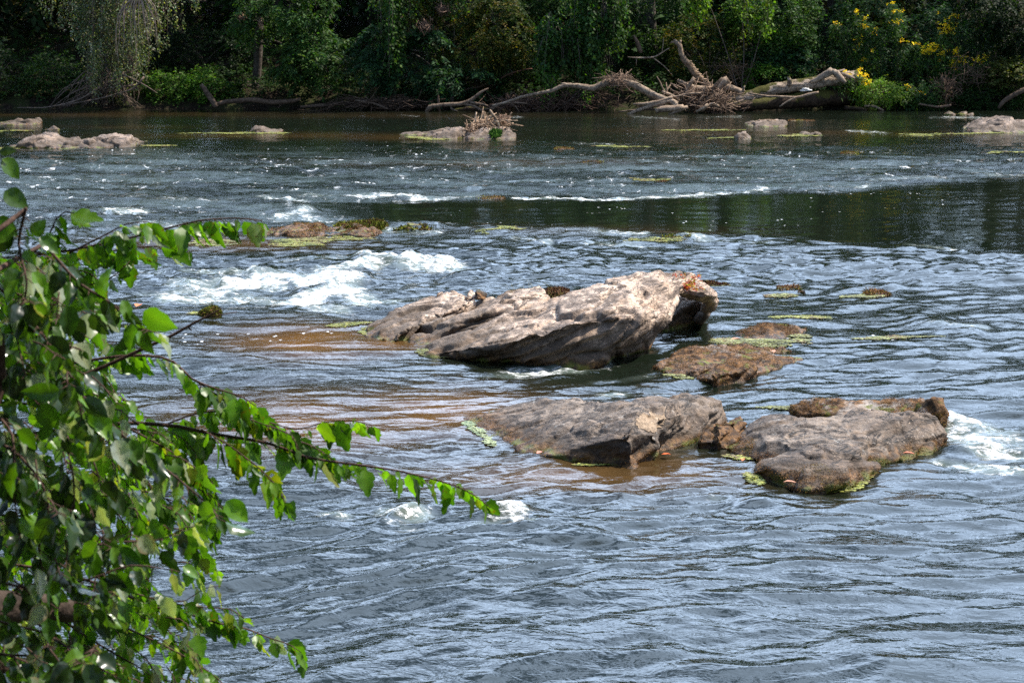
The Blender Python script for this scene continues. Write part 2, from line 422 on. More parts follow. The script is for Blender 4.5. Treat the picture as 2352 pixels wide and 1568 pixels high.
def water_height(x, y, zones=None):
    x = np.asarray(x, float); y = np.asarray(y, float)
    if zones is None: zones = water_zones(x, y)
    u, v, pool, foam, sh, sk, amp = zones
    # current runs towards -x and slightly towards the near bank
    wx = x + .75 * noise2(x * .28, y * .28, 1) + .10 * noise2(x * 1.1, y * 1.1, 2)
    wy = y + .75 * noise2(x * .28, y * .28, 3) + .10 * noise2(x * 1.1, y * 1.1, 4)
    a, b = .97 * wx + .22 * wy, -.22 * wx + .97 * wy
    chop = 1 + (1.9 - 1.1 * smooth(520, 440, v)) * smooth(720, 600, v) * (1 - pool) * smooth(318, 350, v)
    mild = .6 + .4 / chop
    near = 1 + .35 * smooth(900, 1150, v)
    h = .050 * noise2(a / 3.4, b / 2.0, 5)
    h += mild * .034 * noise2(a / 1.5, b / .80, 6)
    h += near * .023 * noise2(a / .80, b / .36, 7)
    r = 1 - np.abs(noise2(a / 1.1, b / .50, 8)); h += near * .026 * (r ** 2 - .5)
    r = 1 - np.abs(noise2(x / .60 + .2 * y, y / .24 - .12 * x, 14)); h += chop * .011 * (r ** 2 - .5)
    h += near * chop * (.0105 * noise2(a / .42, b / .17, 9) + .0030 * noise2(a / .22, b / .09, 10))
    patch = .75 + .5 * smooth(-.4, .5, noise2(x / 3.1, y / 3.1, 12))
    h = h * amp * patch
    for s in CREST:
        m = (v > min(s[1], s[3]) - 4 * s[4]) & (v < max(s[1], s[3]) + 4 * s[4])
        d, t = seg(u[m], v[m], s, 2.2)
        d = d * (1 + .35 * noise2(x[m] * 1.7, y[m] * 1.7, 20))
        h[m] += s[5] * np.exp(-(d / (s[4] * 2.2)) ** 2) * (.75 + .5 * noise2(x[m] * 2.3, y[m] * 1.2, 21))
    f = np.minimum(foam, 1.2)
    h += f * (.050 * noise2(x / .34, y / .30, 30) + .032 * noise2(x / .14, y / .13, 31))
    return h

def build_river():
    ys = [2.0]
    while ys[-1] < 62.5:
        yy = ys[-1]
        # finest where a pixel covers little of the surface
        ys.append(yy + max(.022, yy * yy / 11000.0))
    ys = np.array(ys + [63.5, 66.0, 70.0])
    t = np.linspace(-.315, .315, 760)
    far = np.array([3, 5, 8, 14, 25, 45, 80, 130.])
    rows_x = np.concatenate([-(far[::-1]), np.zeros(len(t)), far])
    nx = len(rows_x)
    X = np.zeros((len(ys), nx)); Y = np.repeat(ys[:, None], nx, 1)
    edge = .315 * ys + 1.0
    X[:, len(far):-len(far)] = t[None] / .315 * edge[:, None]
    X[:, :len(far)] = -(edge[:, None] + far[::-1][None])
    X[:, -len(far):] = edge[:, None] + far[None]
    z = water_zones(X, Y)
    H = water_height(X, Y, z)
    fade = smooth(0, 6, np.abs(X) - edge[:, None] - .1)
    H = H * (1 - fade)
    V = np.stack([X, Y, H], -1).reshape(-1, 3)
    i = np.arange(len(ys) - 1)[:, None] * nx; j = np.arange(nx - 1)[None]
    Q = np.stack([i + j, i + j + 1, i + nx + j + 1, i + nx + j], -1).reshape(-1, 4)
    mb = MB(); mb.add(V, Q, None, np.stack([z[3], z[4], z[5]], -1).reshape(-1, 3) * (1 - fade.reshape(-1, 1)))
    o = mb.build('river', M['water'])
    a = o.data.attributes.new('Pool', 'FLOAT', 'POINT')
    a.data.foreach_set('value', (z[2]).astype(np.float32).ravel())
    tag(o, kind='structure')

def water_material():
    n = NT('river_water')
    P = n.pos()
    s = n.new('ShaderNodeSeparateColor'); n.put(s.inputs[0], n.attr('Tint'))
    foam, shal, spk = s.outputs[0], s.outputs[1], s.outputs[2]
    pool = n.attr('Pool', 'Fac')
    flow = n.vmul(n.rot(P, (0, 0, .2)), (.75, 1.15, 1))
    b1 = n.noise(flow, 5.0, 3, .6, .8)
    b2 = n.noise(flow, 17, 3, .6, .6)
    h = n.math('ADD', n.math('MULTIPLY', b1, 1.0), n.math('MULTIPLY', b2, .33))
    calm = n.math('SUBTRACT', 1.0, n.math('MULTIPLY', pool, .94))
    calm = n.math('MULTIPLY', calm, n.math('SUBTRACT', 1.0, n.math('MULTIPLY', shal, .45)))
    # the riffle over the far shoal is finely broken
    rif = n.math('MULTIPLY', n.ramp(n.sep(P)[1], 29.0, 33.0), n.ramp(n.sep(P)[1], 48.0, 42.0))
    streak = n.ramp(n.noise(n.vmul(n.rot(P, (0, 0, .12)), (.22, .75, 1)), 1.5, 5, .68, .4), .42, .62)
    calm = n.math('MULTIPLY', calm, n.math('ADD', .24, n.math('MULTIPLY', n.math('MULTIPLY', rif, n.math('ADD', .35, n.math('MULTIPLY', streak, .65))), 1.1)))
    nor = n.bump(h, calm, .042)
    deep = n.mix(n.noise(P, .5, 3), (.004, .007, .004), (.009, .013, .008))
    brown = n.mix(n.noise(n.vmul(P, (.6, 1, 1)), 2.2, 4), (.06, .028, .008), (.27, .135, .042))
    c = n.mix(shal, deep, brown)
    # aerated water is milky green where it is broken
    c = n.mix(n.ramp(foam, .1, .9), c, (.10, .125, .105))
    c = n.mix(n.math('MULTIPLY', n.math('MULTIPLY', n.math('MULTIPLY', rif, streak), .6), n.math('SUBTRACT', 1.0, pool)), c, (.075, .105, .105))
    w = n.bsdf(c, .04, .5, nor, 1.38)
    # foam: torn streaks drawn out along the current
    f1 = n.noise(n.vmul(n.rot(P, (0, 0, .25)), (.55, 1.5, 2.0)), 5.5, 6, .70, 1.0)
    f2 = n.noise(n.vmul(P, (.8, 1.6, 1)), 18, 4, .7, .5)
    ff = n.math('ADD', n.math('MULTIPLY', f1, .65), n.math('MULTIPLY', f2, .35))
    ff = n.math('ADD', n.math('MULTIPLY', n.math('SUBTRACT', ff, .5), 1.45), .5)
    th = n.math('SUBTRACT', .69, n.math('MULTIPLY', foam, .225))
    fm = n.ramp(n.math('SUBTRACT', ff, th), -.05, .14)
    fm = n.math('MULTIPLY', fm, n.ramp(foam, .04, .2))
    # loose bubbles
    vd = n.voro(n.vmul(P, (1, .55, 0)), 7.5)
    br = n.noise(n.vmul(P, (.5, 1.4, 1)), 1.6, 3)
    dots = n.math('MULTIPLY', n.ramp(vd, .17, .11), n.ramp(n.math('ADD', br, n.math('MULTIPLY', spk, .24)), .62, .70))
    dots = n.math('MULTIPLY', dots, n.ramp(spk, .06, .3))
    # stray bits of foam carried all over the stream
    sv = n.ramp(n.noise(n.vmul(P, (1, .8, 1)), 6.5, 4, .7, 1.0), .69, .75)
    sv = n.math('MULTIPLY', n.math('MULTIPLY', sv, n.ramp(n.noise(P, .55, 3), .47, .62)), n.math('SUBTRACT', .75, n.math('MULTIPLY', pool, .6)))
    sv = n.math('MULTIPLY', sv, n.ramp(n.sep(P)[1], 17.0, 24.0))
    dash = n.ramp(n.noise(n.vmul(n.rot(P, (0, 0, .15)), (.8, .45, 1)), 5.5, 4, .75, .6), .60, .68)
    dash = n.math('MULTIPLY', n.math('MULTIPLY', dash, n.ramp(n.noise(n.vmul(P, (.35, .8, 1)), .8, 3), .44, .58)), n.math('MULTIPLY', rif, n.math('SUBTRACT', .8, n.math('MULTIPLY', pool, .8))))
    sv = n.math('MAXIMUM', sv, dash)
    tot = n.math('MAXIMUM', n.math('MAXIMUM', fm, dots), sv, clamp=True)
    fb = n.bsdf((.84, .86, .87), .65, .3, n.bump(ff, 1.0, .06))
    return n.done(n.mixsh(tot, w, fb))
M['water'] = water_material()

# ------------------------------------------------------------------ land under and beside the river
def land_z(x, y):
    far = np.interp(y, [57, 59.6, 60.6, 61.4, 63, 66, 72, 80, 95, 130, 220], [-.7, -.35, .02, .45, .85, 1.5, 3.2, 4.8, 7, 10, 12])
    near = np.interp(y, [-60, -10, 0, 3, 6.2, 8.5], [5, 3.4, 2.35, 1.2, -.1, -.8])
    z = np.where(y > 30, far, near)
    bumpy = .30 * noise2(x / 2.3, y / 1.9, 41) + .14 * noise2(x / .8, y / .8, 42)
    k = smooth(60.4, 62.5, y) * .9 + smooth(5.5, 3, y) * .5
    return z + bumpy * k + .12 * noise2(x / 1.5, y / 1.5, 43) * smooth(58, 61, y)

def build_land():
    xs = np.concatenate([[-220, -150, -100, -70, -50], np.linspace(-38, 38, 305), [50, 70, 100, 150, 220]])
    ys = np.concatenate([[-120, -60, -30, -15], np.arange(-8, 10, .5), [15, 30, 45, 54], np.arange(57, 70, .22), np.arange(70, 90, 1.0), [95, 105, 120, 150, 200, 320]])
    X, Y = np.meshgrid(xs, ys)
    V = np.stack([X, Y, land_z(X, Y)], -1).reshape(-1, 3)
    nx = len(xs); i = np.arange(len(ys) - 1)[:, None] * nx; j = np.arange(nx - 1)[None]
    Q = np.stack([i + j, i + j + 1, i + nx + j + 1, i + nx + j], -1).reshape(-1, 4)
    n = NT('bank_soil')
    a = n.noise(n.pos(), 1.2, 5, .65); b = n.noise(n.pos(), 9, 4, .65)
    c = n.mix(n.ramp(a, .4, .62), (.016, .011, .008), (.03, .038, .012))
    c = n.mix(n.ramp(b, .5, .7), c, (.05, .034, .022))
    m = n.done(n.bsdf(c, .95, .1, n.bump(b, 1.0, .08)))
    mb = MB(); mb.add(V, Q); tag(mb.build('ground', m), kind='structure')

build_land()
build_river()
# ------------------------------------------------------------------ rocks
def hull_mesh(hulls):
    bm = bmesh.new()
    for pts in hulls:
        b = bmesh.new()
        for p in pts: b.verts.new(p)
        r = bmesh.ops.convex_hull(b, input=b.verts)
        bad = [g for g in r['geom_interior'] if isinstance(g, bmesh.types.BMVert)]
        if bad: bmesh.ops.delete(b, geom=list(set(bad)), context='VERTS')
        loose = [v for v in b.verts if not v.link_faces]
        if loose: bmesh.ops.delete(b, geom=loose, context='VERTS')
        me = bpy.data.meshes.new('tmp'); b.to_mesh(me); b.free()
        bm.from_mesh(me); bpy.data.meshes.remove(me)
    bmesh.ops.recalc_face_normals(bm, faces=bm.faces)
    me = bpy.data.meshes.new('tmp'); bm.to_mesh(me); bm.free()
    return me

def remeshed(me, voxel):
    o = bpy.data.objects.new('tmp', me); COL.objects.link(o)
    m = o.modifiers.new('r', 'REMESH'); m.mode = 'VOXEL'; m.voxel_size = voxel; m.adaptivity = 0
    s = o.modifiers.new('s', 'SMOOTH'); s.iterations = 3; s.factor = .5
    dg = bpy.context.evaluated_depsgraph_get()
    e = o.evaluated_get(dg)
    out = bpy.data.meshes.new_from_object(e)
    bpy.data.objects.remove(o); bpy.data.meshes.remove(me)
    return out

def co_no(me):
    n = len(me.vertices)
    p = np.zeros(n * 3, np.float32); me.vertices.foreach_get('co', p)
    q = np.zeros(n * 3, np.float32); me.vertices.foreach_get('normal', q)
    return p.reshape(-1, 3).astype(float), q.reshape(-1, 3).astype(float)

ROCKP = {}
def rock(name, hulls, mat, voxel=.03, size=1.0, amp=.05, ledge=.03, bed=(0, 0, 1), period=.09, crack=.02, seed=0, label='', cat='rock', group=None, parent=None, root=None):
    me = remeshed(hull_mesh(hulls), voxel)
    p, nn = co_no(me)
    bed = unit(np.array(bed, float))
    t1 = unit(np.cross(bed, [0.1, 1, 0])); t2 = np.cross(bed, t1)
    s = seed * 4.7
    w = p @ bed + .06 * size * noise3(p / (.5 * size) + s)
    q = np.stack([p @ t1 / (.55 * size), p @ t2 / (.55 * size), w / period], 1) + s
    d = amp * fbm3(p / (.55 * size) + s, 4, .5)
    side = np.clip(1 - np.abs(nn @ bed), 0, 1) ** .5
    lay = noise3(q * np.array([.5, .5, 1.0]))
    d += ledge * .8 * side * np.tanh(lay * 5)
    lay2 = noise3(np.stack([p @ t1 / (.8 * size), p @ t2 / (.8 * size), w / (period * 3.1)], 1) + s + 9)
    d += ledge * 1.2 * side * np.tanh(lay2 * 6)
    # broken blocks: joints part the stone into flat faced pieces
    f1, f2, cid = worley(np.stack([p @ t1 / (.62 * size), p @ t2 / (.48 * size), w / (period * 3.2)], 1) + s + 31 + .25 * noise3(p / (.3 * size))[:, None])
    gate = smooth(-.25, .15, noise3(p / (.5 * size) + s + 77))
    d -= crack * gate * smooth(.16, .0, f2 - f1)
    d += crack * 2.2 * (cid - .5) * smooth(.0, .07, f2 - f1)
    d += .012 * size ** .5 * fbm3(p / (.12 * size ** .5) + s, 3, .55)
    p = p + nn * d[:, None]
    org = np.array([p[:, 0].mean(), p[:, 1].mean(), 0.0]) if parent is None else OFF[parent.name]
    me.vertices.foreach_set('co', (p - org).astype(np.float32).ravel())
    me.polygons.foreach_set('use_smooth', np.ones(len(me.polygons), bool))
    me.update(); me.name = name
    me.materials.clear(); me.materials.append(mat)
    o = bpy.data.objects.new(name, me); COL.objects.link(o)
    if parent is None: o.location = org; tag(o, label, cat, group)
    else: o.parent = parent
    OFF[o.name] = org
    me.update()
    pp, n2 = co_no(me)
    ROCKP[o.name] = (pp + org, n2)
    return o

def H(*pts):                 # (u, v, z) -> points; each also continued below the water
    P = [at_height(u, v, z) for u, v, z in pts]
    B = [np.array([p[0], p[1], -.35]) for p in P]
    return P + B

def D(pts, foot):            # (u, v, y) points, plus (u, v) waterline feet
    P = [at_dist(*p) for p in pts]
    for u, v in foot:
        p = at_height(u, v, 0.0); P += [p, p - np.array([0, 0, .35])]
    return P

def profile_rock(prof, vbase, depth, sink=.25):
    """a low rock given as a skyline over a waterline"""
    hs = []
    y0 = at_height(1176, vbase, 0)[1]
    for (a, b) in zip(prof[:-1], prof[1:]):
        pts = []
        for (u, v) in (a, b):
            top = at_dist(u, vbase - (vbase - v) * .94, y0 + depth * .42)
            top[2] = max(top[2], .0)
            x0 = at_dist(u, vbase, y0)[0]
            f = top - np.array([0, depth * .22, 0]); f[2] = top[2] * .82
            g = top + np.array([0, depth * .3, 0]); g[2] = top[2] * .8
            k = .25 + .75 * min(1, top[2] / .12)
            pts += [top, f, g, np.array([x0, y0 + depth * .42 * (1 - k), -.02]), np.array([top[0], y0 + depth * (.42 + .58 * k), -.02]),
                    np.array([x0, y0 + depth * .42 * (1 - k), -sink]), np.array([top[0], y0 + depth * (.42 + .58 * k), -sink])]
        hs.append(pts)
    return hs

TILT = (0, .42, 0)
M['rock_main'] = rock_material('pinkish_tan_rock', (.36, .26, .19), (.64, .495, .39), (.05, .038, .032), (.48, .32, .215), (.1, .40, .1), .4, .05, .55, 0, 1.1, 0, .75, low_shade=.34)
M['rock_dark'] = rock_material('dark_grey_rock', (.115, .086, .068), (.27, .215, .17), (.018, .016, .015), (.27, .19, .13), (.15, .2, .3), .8, .06, .35, .0, 1.0, 0, .6, low_shade=.12)
M['rock_far'] = rock_material('far_pale_rock', (.19, .143, .112), (.36, .275, .22), (.035, .028, .025), (.34, .24, .17), (.1, .3, .2), .3, .03, .35, -.02, 1.0, low_shade=.2)
M['rock_moss'] = rock_material('mossy_rock', (.20, .17, .15), (.34, .29, .25), (.05, .042, .038), (.22, .13, .075), (.1, .3, .1), .4, .09, .2, .0, .6, .75)
M['rock_wet'] = rock_material('wet_rock', (.06, .05, .04), (.1, .085, .07), (.02, .018, .016), (.09, .06, .035), (.1, .3, .1), .1, .2, .1, .0, .6, .5)

BED = (-.38, -.25, .89)
big = empty('boulder', at_height(1230, 790, 0), 'largest tan boulder in midstream with a tilted slab overhanging the water', 'boulder')
def slab(top, foot, under=0.0):
    """a tilted slab: its upper face through (u, v, y) points, its foot at waterline points"""
    return D(top, foot)
slabC = [slab([(950, 812, 20.5), (1030, 798, 20.3), (1110, 788, 20.0), (1171, 784, 19.75), (1235, 766, 19.7), (1313, 742, 19.75), (1360, 690, 20.6), (1360, 648, 21.2), (1300, 680, 21.0), (1240, 712, 20.9), (1180, 745, 20.8), (1100, 772, 20.7)],
              [(952, 813), (1030, 816), (1176, 826), (1300, 835), (1130, 790), (1260, 770), (1330, 770)]),
         slab([(1300, 746, 19.75), (1396, 716, 19.9), (1440, 728, 19.85), (1482, 741, 19.95), (1541, 716, 20.4), (1543, 728, 20.45), (1530, 680, 20.8), (1575, 640, 21.3), (1556, 621, 21.4), (1490, 624, 21.3), (1420, 632, 21.3), (1360, 648, 21.2), (1300, 690, 20.9),
               (1482, 775, 20.35), (1510, 752, 20.5), (1430, 802, 20.3)],
              [(1300, 835), (1376, 820), (1420, 800), (1330, 770)]),
         slab([(1300, 790, 19.95), (1340, 778, 19.85), (1400, 778, 19.95), (1440, 782, 20.2), (1420, 800, 20.25), (1330, 815, 20.0)], [(1310, 830), (1376, 818), (1400, 800)])]
lobeD = [D([(1530, 650, 21.2), (1580, 633, 21.6), (1640, 664, 21.5), (1649, 680, 21.4), (1556, 676, 21.1), (1625, 678, 21.1), (1560, 690, 21.3), (1635, 692, 21.4), (1600, 655, 22.4), (1560, 645, 22.5), (1640, 685, 22.3)], []),
         D([(1640, 668, 21.5), (1650, 680, 21.45), (1643, 702, 21.6), (1612, 738, 22.0), (1628, 688, 21.5), (1598, 738, 22.1), (1640, 680, 22.4), (1615, 732, 22.6)], []),
         D([(1530, 670, 22.5), (1640, 678, 22.5), (1612, 736, 22.5), (1545, 755, 22.4), (1512, 752, 22.3), (1530, 680, 23.0), (1630, 690, 23.0), (1560, 748, 23.0)], [(1500, 765), (1450, 775)])]
slabB = [slab([(944, 787, 21.0), (1035, 745, 21.05), (1088, 730, 21.05), (1132, 716, 21.1), (1235, 706, 21.15), (1247, 694, 21.5), (1240, 680, 22.0), (1210, 671, 22.3), (1132, 676, 22.2), (1069, 711, 21.9), (991, 742, 21.7), (961, 770, 21.4)],
              [(946, 793), (1035, 778), (1132, 755), (1235, 740), (1240, 700)]),
         slab([(944, 789, 20.95), (1020, 788, 20.75), (1100, 772, 20.72), (1176, 752, 20.8), (1200, 736, 20.95), (1130, 738, 21.1), (1060, 758, 21.1), (1000, 775, 21.1)],
              [(946, 797), (1020, 802), (1100, 796), (1180, 785)]),
         slab([(1110, 752, 20.72), (1130, 740, 20.85), (1172, 738, 20.85), (1165, 756, 20.72), (1140, 770, 20.7)], [(1115, 785), (1170, 780)])]
slabA = [slab([(832, 769, 21.6), (845, 745, 22.0), (908, 724, 22.0), (974, 700, 22.2), (1004, 677, 22.5), (1044, 672, 22.6), (1083, 682, 22.3), (1085, 689, 21.9), (1060, 708, 21.65), (985, 733, 21.4), (925, 757, 21.2), (860, 770, 21.4)],
              [(832, 772), (860, 784), (925, 778), (1000, 755), (1085, 715)]),
         slab([(846, 780, 21.3), (860, 766, 21.4), (912, 762, 21.2), (915, 776, 21.05), (880, 782, 21.1)], [(848, 783), (915, 783), (880, 787)]),
         slab([(972, 703, 22.25), (976, 690, 22.3), (1000, 680, 22.4), (1010, 700, 22.2)], [(975, 725), (1010, 725)])]
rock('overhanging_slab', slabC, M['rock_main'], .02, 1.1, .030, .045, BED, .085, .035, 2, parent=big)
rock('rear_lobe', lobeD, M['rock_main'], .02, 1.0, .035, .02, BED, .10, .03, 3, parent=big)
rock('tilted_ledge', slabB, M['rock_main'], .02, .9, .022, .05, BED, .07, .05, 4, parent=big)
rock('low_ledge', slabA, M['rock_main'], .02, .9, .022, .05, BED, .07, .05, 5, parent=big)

rock('loose_stone', [D([(1070, 688, 22.0), (1074, 672, 22.1), (1088, 665, 22.2), (1100, 686, 22.1), (1092, 692, 22.0), (1080, 670, 22.3)], [])], M['rock_main'], .012, .3, .01, .006, BED, .05, .01, 11, 'brown angular loose stone leaning on a dark stone atop the largest boulder', 'stone', 'loose stones on the boulder')
rock('loose_stone', [D([(1094, 690, 21.9), (1088, 667, 22.0), (1098, 664, 22.1), (1122, 672, 22.1), (1120, 688, 22.0), (1100, 664, 22.25)], [])], M['rock_wet'], .012, .3, .01, .006, BED, .05, .01, 12, 'dark loose stone with a shaded end atop the largest boulder', 'stone', 'loose stones on the boulder')
rock('loose_stone', [D([(1000, 684, 22.35), (1006, 671, 22.4), (1018, 671, 22.45), (1024, 681, 22.4), (1010, 672, 22.55)], [])], M['rock_main'], .012, .25, .008, .004, BED, .05, .0, 13, 'small round pebble perched on the left crest of the largest boulder', 'stone', 'loose stones on the boulder')

# foreground pair
BEDF = (-.2, -.3, .93)
L1 = [H((1068, 968, .0), (1085, 984, 0), (1137, 1012, 0), (1234, 1047, 0), (1348, 1061, 0), (1452, 1062, 0), (1108, 942, .04), (1171, 925, .11), (1234, 911, .2), (1326, 915, .29), (1434, 918, .37), (1466, 935, .39), (1456, 960, .35), (1449, 1000, .26), (1451, 1035, .13))]
L2 = [H((1434, 919, .36), (1520, 910, .33), (1600, 904, .31), (1640, 906, .29), (1664, 918, .25), (1655, 945, .19), (1500, 960, .30), (1466, 935, .39)),
      H((1466, 940, .38), (1458, 960, .34), (1452, 1000, .24), (1452, 1050, .04), (1480, 1037, .05), (1515, 995, .22), (1510, 950, .33)),
      H((1500, 960, .31), (1640, 945, .2), (1629, 970, .13), (1604, 995, .08), (1555, 1018, .03), (1480, 1037, .02), (1480, 985, .22))]
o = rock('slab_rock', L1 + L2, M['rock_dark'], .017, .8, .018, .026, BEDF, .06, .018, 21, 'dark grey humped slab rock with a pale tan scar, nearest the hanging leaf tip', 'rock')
n = NT('fresh_tan_scar')
f = n.noise(n.pos(), 30, 5, .7)
sc = n.mix(n.ramp(f, .3, .7), (.20, .145, .10), (.44, .325, .225))
M['scar'] = n.done(n.bsdf(sc, .85, .2, n.bump(f, 1, .02)))
P_, N_ = ROCKP[o.name]
def rock_skin(name, rock_obj, test, mat, lift=.004, col=(1, 1, 1)):
    """a thin crust that follows the faces of a rock chosen by test(points)"""
    me = rock_obj.data; P, N = ROCKP[rock_obj.name]
    keep = test(P, N)
    poly = [tuple(p.vertices) for p in me.polygons if all(keep[i] for i in p.vertices)]
    if not poly: return None
    # keep the largest connected patch
    lab = {}
    def root_(a):
        while lab.setdefault(a, a) != a: a = lab[a]
        return a
    for f in poly:
        for b in f[1:]: lab[root_(b)] = root_(f[0])
    cnt = {}
    for f in poly: cnt[root_(f[0])] = cnt.get(root_(f[0]), 0) + 1
    best = max(cnt, key=cnt.get); poly = [f for f in poly if root_(f[0]) == best]
    used = np.unique(np.concatenate([np.array(f) for f in poly])); idx = -np.ones(len(P), int); idx[used] = np.arange(len(used))
    mb = MB()
    qs = [[idx[i] for i in f] for f in poly if len(f) == 4]; ts = [[idx[i] for i in f] for f in poly if len(f) == 3]
    mb.add(P[used] + N[used] * lift, qs or None, ts or None, col)
    return mb.build(name, mat, rock_obj if rock_obj.parent is None else rock_obj)
def in_scar(P, N):
    u, v = survey(P[:, 0], P[:, 1], P[:, 2])
    r = np.abs((u - 1490 - (v - 972) * -.35) / 33) ** 3 + np.abs((v - 971) / 26) ** 3
    return (r + .9 * noise3(P * 8) + .5 * noise3(P * 21) < .8) & (v < 996) & (v > 944) & (N[:, 2] > -.2)
rock_skin('pale_scar', o, in_scar, M['scar'])

R1 = [H((1669, 1030, 0), (1704, 1047, 0), (1760, 1062, .03), (1721, 968, .14), (1778, 955, .2), (1852, 956, .25), (1900, 985, .24), (1850, 1030, .16), (1760, 1010, .16)),
      H((1852, 956, .26), (1933, 962, .27), (1973, 943, .29), (2036, 942, .29), (2093, 953, .27), (2127, 947, .27), (2156, 959, .23), (2168, 985, .14), (2165, 1020, .03), (2093, 1058, 0), (1980, 1060, .02), (1850, 1040, .15)),
      H((1760, 1000, .17), (1860, 1045, .17), (1960, 1050, .16), (1900, 990, .23), (1990, 1000, .2))]
R2 = [H((1749, 1055, .09), (1800, 1038, .15), (1880, 1034, .17), (1960, 1046, .15), (2016, 1064, .07), (2015, 1090, 0), (1950, 1114, 0), (1852, 1124, 0), (1795, 1109, 0), (1726, 1087, 0), (1760, 1072, .09), (1850, 1078, .12), (1930, 1078, .11))]
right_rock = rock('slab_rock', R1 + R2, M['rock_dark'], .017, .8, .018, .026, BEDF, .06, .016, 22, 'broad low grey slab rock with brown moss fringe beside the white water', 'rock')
rock('wedged_rock', [H((1605, 1005, .1), (1640, 967, .18), (1700, 957, .17), (1717, 972, .14), (1665, 1010, .07), (1675, 1032, 0), (1615, 1032, 0), (1585, 1030, 0)), H((1640, 967, .2), (1690, 960, .2), (1700, 985, .13), (1650, 1000, .14))],
     M['rock_moss'], .016, .5, .025, .02, BEDF, .05, .016, 23, 'brown lumpy rock wedged between the two dark slab rocks', 'rock')
nub = rock('mossy_rock', [H((1812, 930, .10), (1850, 921, .14), (1930, 917, .17), (1990, 915, .18), (2080, 925, .16), (2120, 920, .18), (2100, 950, .1), (1960, 955, .1), (1840, 950, .06)),
     H((2105, 926, .2), (2140, 914, .27), (2170, 914, .26), (2173, 935, .2), (2160, 953, .14), (2115, 950, .14))],
     M['rock_moss'], .016, .6, .02, .012, BEDF, .06, .009, 24, 'low brown moss covered rock with a nub, behind the broad low slab rock', 'rock')

# mossy group right of the big boulder
m1 = rock('mossy_rock', [H((1497, 838, .02), (1540, 812, .09), (1600, 796, .12), (1660, 789, .12), (1700, 797, .10), (1790, 795, .07), (1826, 802, .03), (1700, 830, .09), (1600, 850, .05), (1540, 862, 0)),
      H((1590, 868, 0), (1620, 850, .07), (1680, 830, .12), (1760, 815, .10), (1834, 824, .04), (1842, 833, 0), (1745, 855, .02), (1660, 877, .0)),
      H((1632, 854, .11), (1700, 840, .12), (1745, 844, .08), (1740, 862, 0), (1650, 880, .0), (1630, 878, 0))],
      M['rock_moss'], .018, .6, .02, .02, BED, .06, .010, 25, 'wide brown mossy rock just right of the largest boulder', 'rock')
m2 = rock('mossy_rock', [H((1690, 765, 0), (1720, 752, .08), (1770, 742, .12), (1810, 741, .12), (1855, 752, .03), (1835, 770, .0), (1800, 783, 0), (1710, 780, 0))],
      M['rock_moss'], .018, .6, .02, .012, BED, .06, .008, 26, 'smaller rounded mossy rock behind the wide mossy rock', 'rock')
# middle distance mossy group
g1 = rock('mossy_rock', profile_rock([(615, 541), (650, 526), (690, 515), (735, 519), (740, 530), (770, 533), (790, 526), (830, 520), (870, 530)], 545, 1.6), M['rock_moss'], .03, .7, .05, .02, (0, 0, 1), .08, .02, 27,
      'low pair of grey rock humps under brown moss beyond the birch tip', 'rock')
g2 = rock('mossy_rock', profile_rock([(772, 524), (800, 514), (830, 510), (870, 514), (892, 526)], 534, 1.3), M['rock_moss'], .03, .7, .05, .02, (0, 0, 1), .08, .0, 28,
      'shaggy green weed topped rock at the end of the grey rock humps', 'rock')
g3 = rock('submerged_rock', profile_rock([(905, 530), (930, 520), (960, 519), (985, 524), (1005, 532)], 534, 1.0), M['rock_wet'], .03, .6, .04, .02, (0, 0, 1), .08, .0, 29, 'wet rock with water pouring over it beside the shaggy weed topped rock', 'rock')
g4 = rock('weed_rock', profile_rock([(1505, 552), (1525, 541), (1550, 539), (1575, 545), (1600, 552)], 556, .9), M['rock_moss'], .03, .6, .03, .02, (0, 0, 1), .08, .0, 30, 'small green weedy rock at the lower edge of the dark pool', 'rock')
g5 = rock('weed_rock', profile_rock([(455, 728), (470, 710), (485, 703), (498, 712), (503, 722)], 729, .35), M['rock_moss'], .018, .4, .02, .01, (0, 0, 1), .06, .0, 31, 'small mossy hump of rock behind the bare dead twig', 'rock')
g6 = rock('weed_rock', profile_rock([(1240, 680), (1262, 662), (1285, 658), (1305, 664), (1312, 676)], 690, .5), M['rock_moss'], .018, .4, .02, .01, (0, 0, 1), .06, .0, 32, 'dark red brown mossy rock peeping out behind the largest boulder', 'rock')
g7 = rock('weed_rock', profile_rock([(1586, 656), (1605, 648), (1640, 650), (1672, 657)], 662, .5), M['rock_moss'], .018, .4, .02, .01, (0, 0, 1), .06, .0, 33, 'flat reddish weed covered rock behind the top of the overhanging slab', 'rock')

# far rocks
FARG = 'rocks across the far half of the river'
def far_rock(name, prof, vb, depth, seed, label, mat='rock_far', vox=.03, amp=.05):
    return rock(name, profile_rock(prof, vb, depth), M[mat], vox, 1.0, amp, .07, (-.2, -.3, .9), .11, .05, seed, label, 'rock', FARG)
far_rock('river_rock', [(40, 339), (58, 328), (70, 318), (85, 310), (110, 309), (125, 316), (150, 322), (180, 325), (205, 319), (222, 312), (245, 313), (265, 310), (300, 310), (311, 319), (296, 330)], 342, 2.2, 41, 'long saddle backed pale rock at the far left of the river')
far_rock('river_rock', [(-10, 290), (20, 282), (45, 283), (62, 287)], 290, 1.6, 42, 'low flat pale rock cut off by the left picture edge')
far_rock('river_rock', [(42, 285), (58, 276), (75, 273), (84, 278)], 287, 1.5, 43, 'blunt pale rock touching the low flat rock at left')
far_rock('river_rock', [(95, 299), (115, 293), (128, 291), (138, 298)], 300, 1.2, 44, 'small grey rock alone above the long saddle backed rock')
far_rock('river_rock', [(576, 304), (590, 294), (600, 293), (620, 299), (638, 306)], 307, 1.4, 45, 'small pointed rock alone in the far water left of the debris pile')
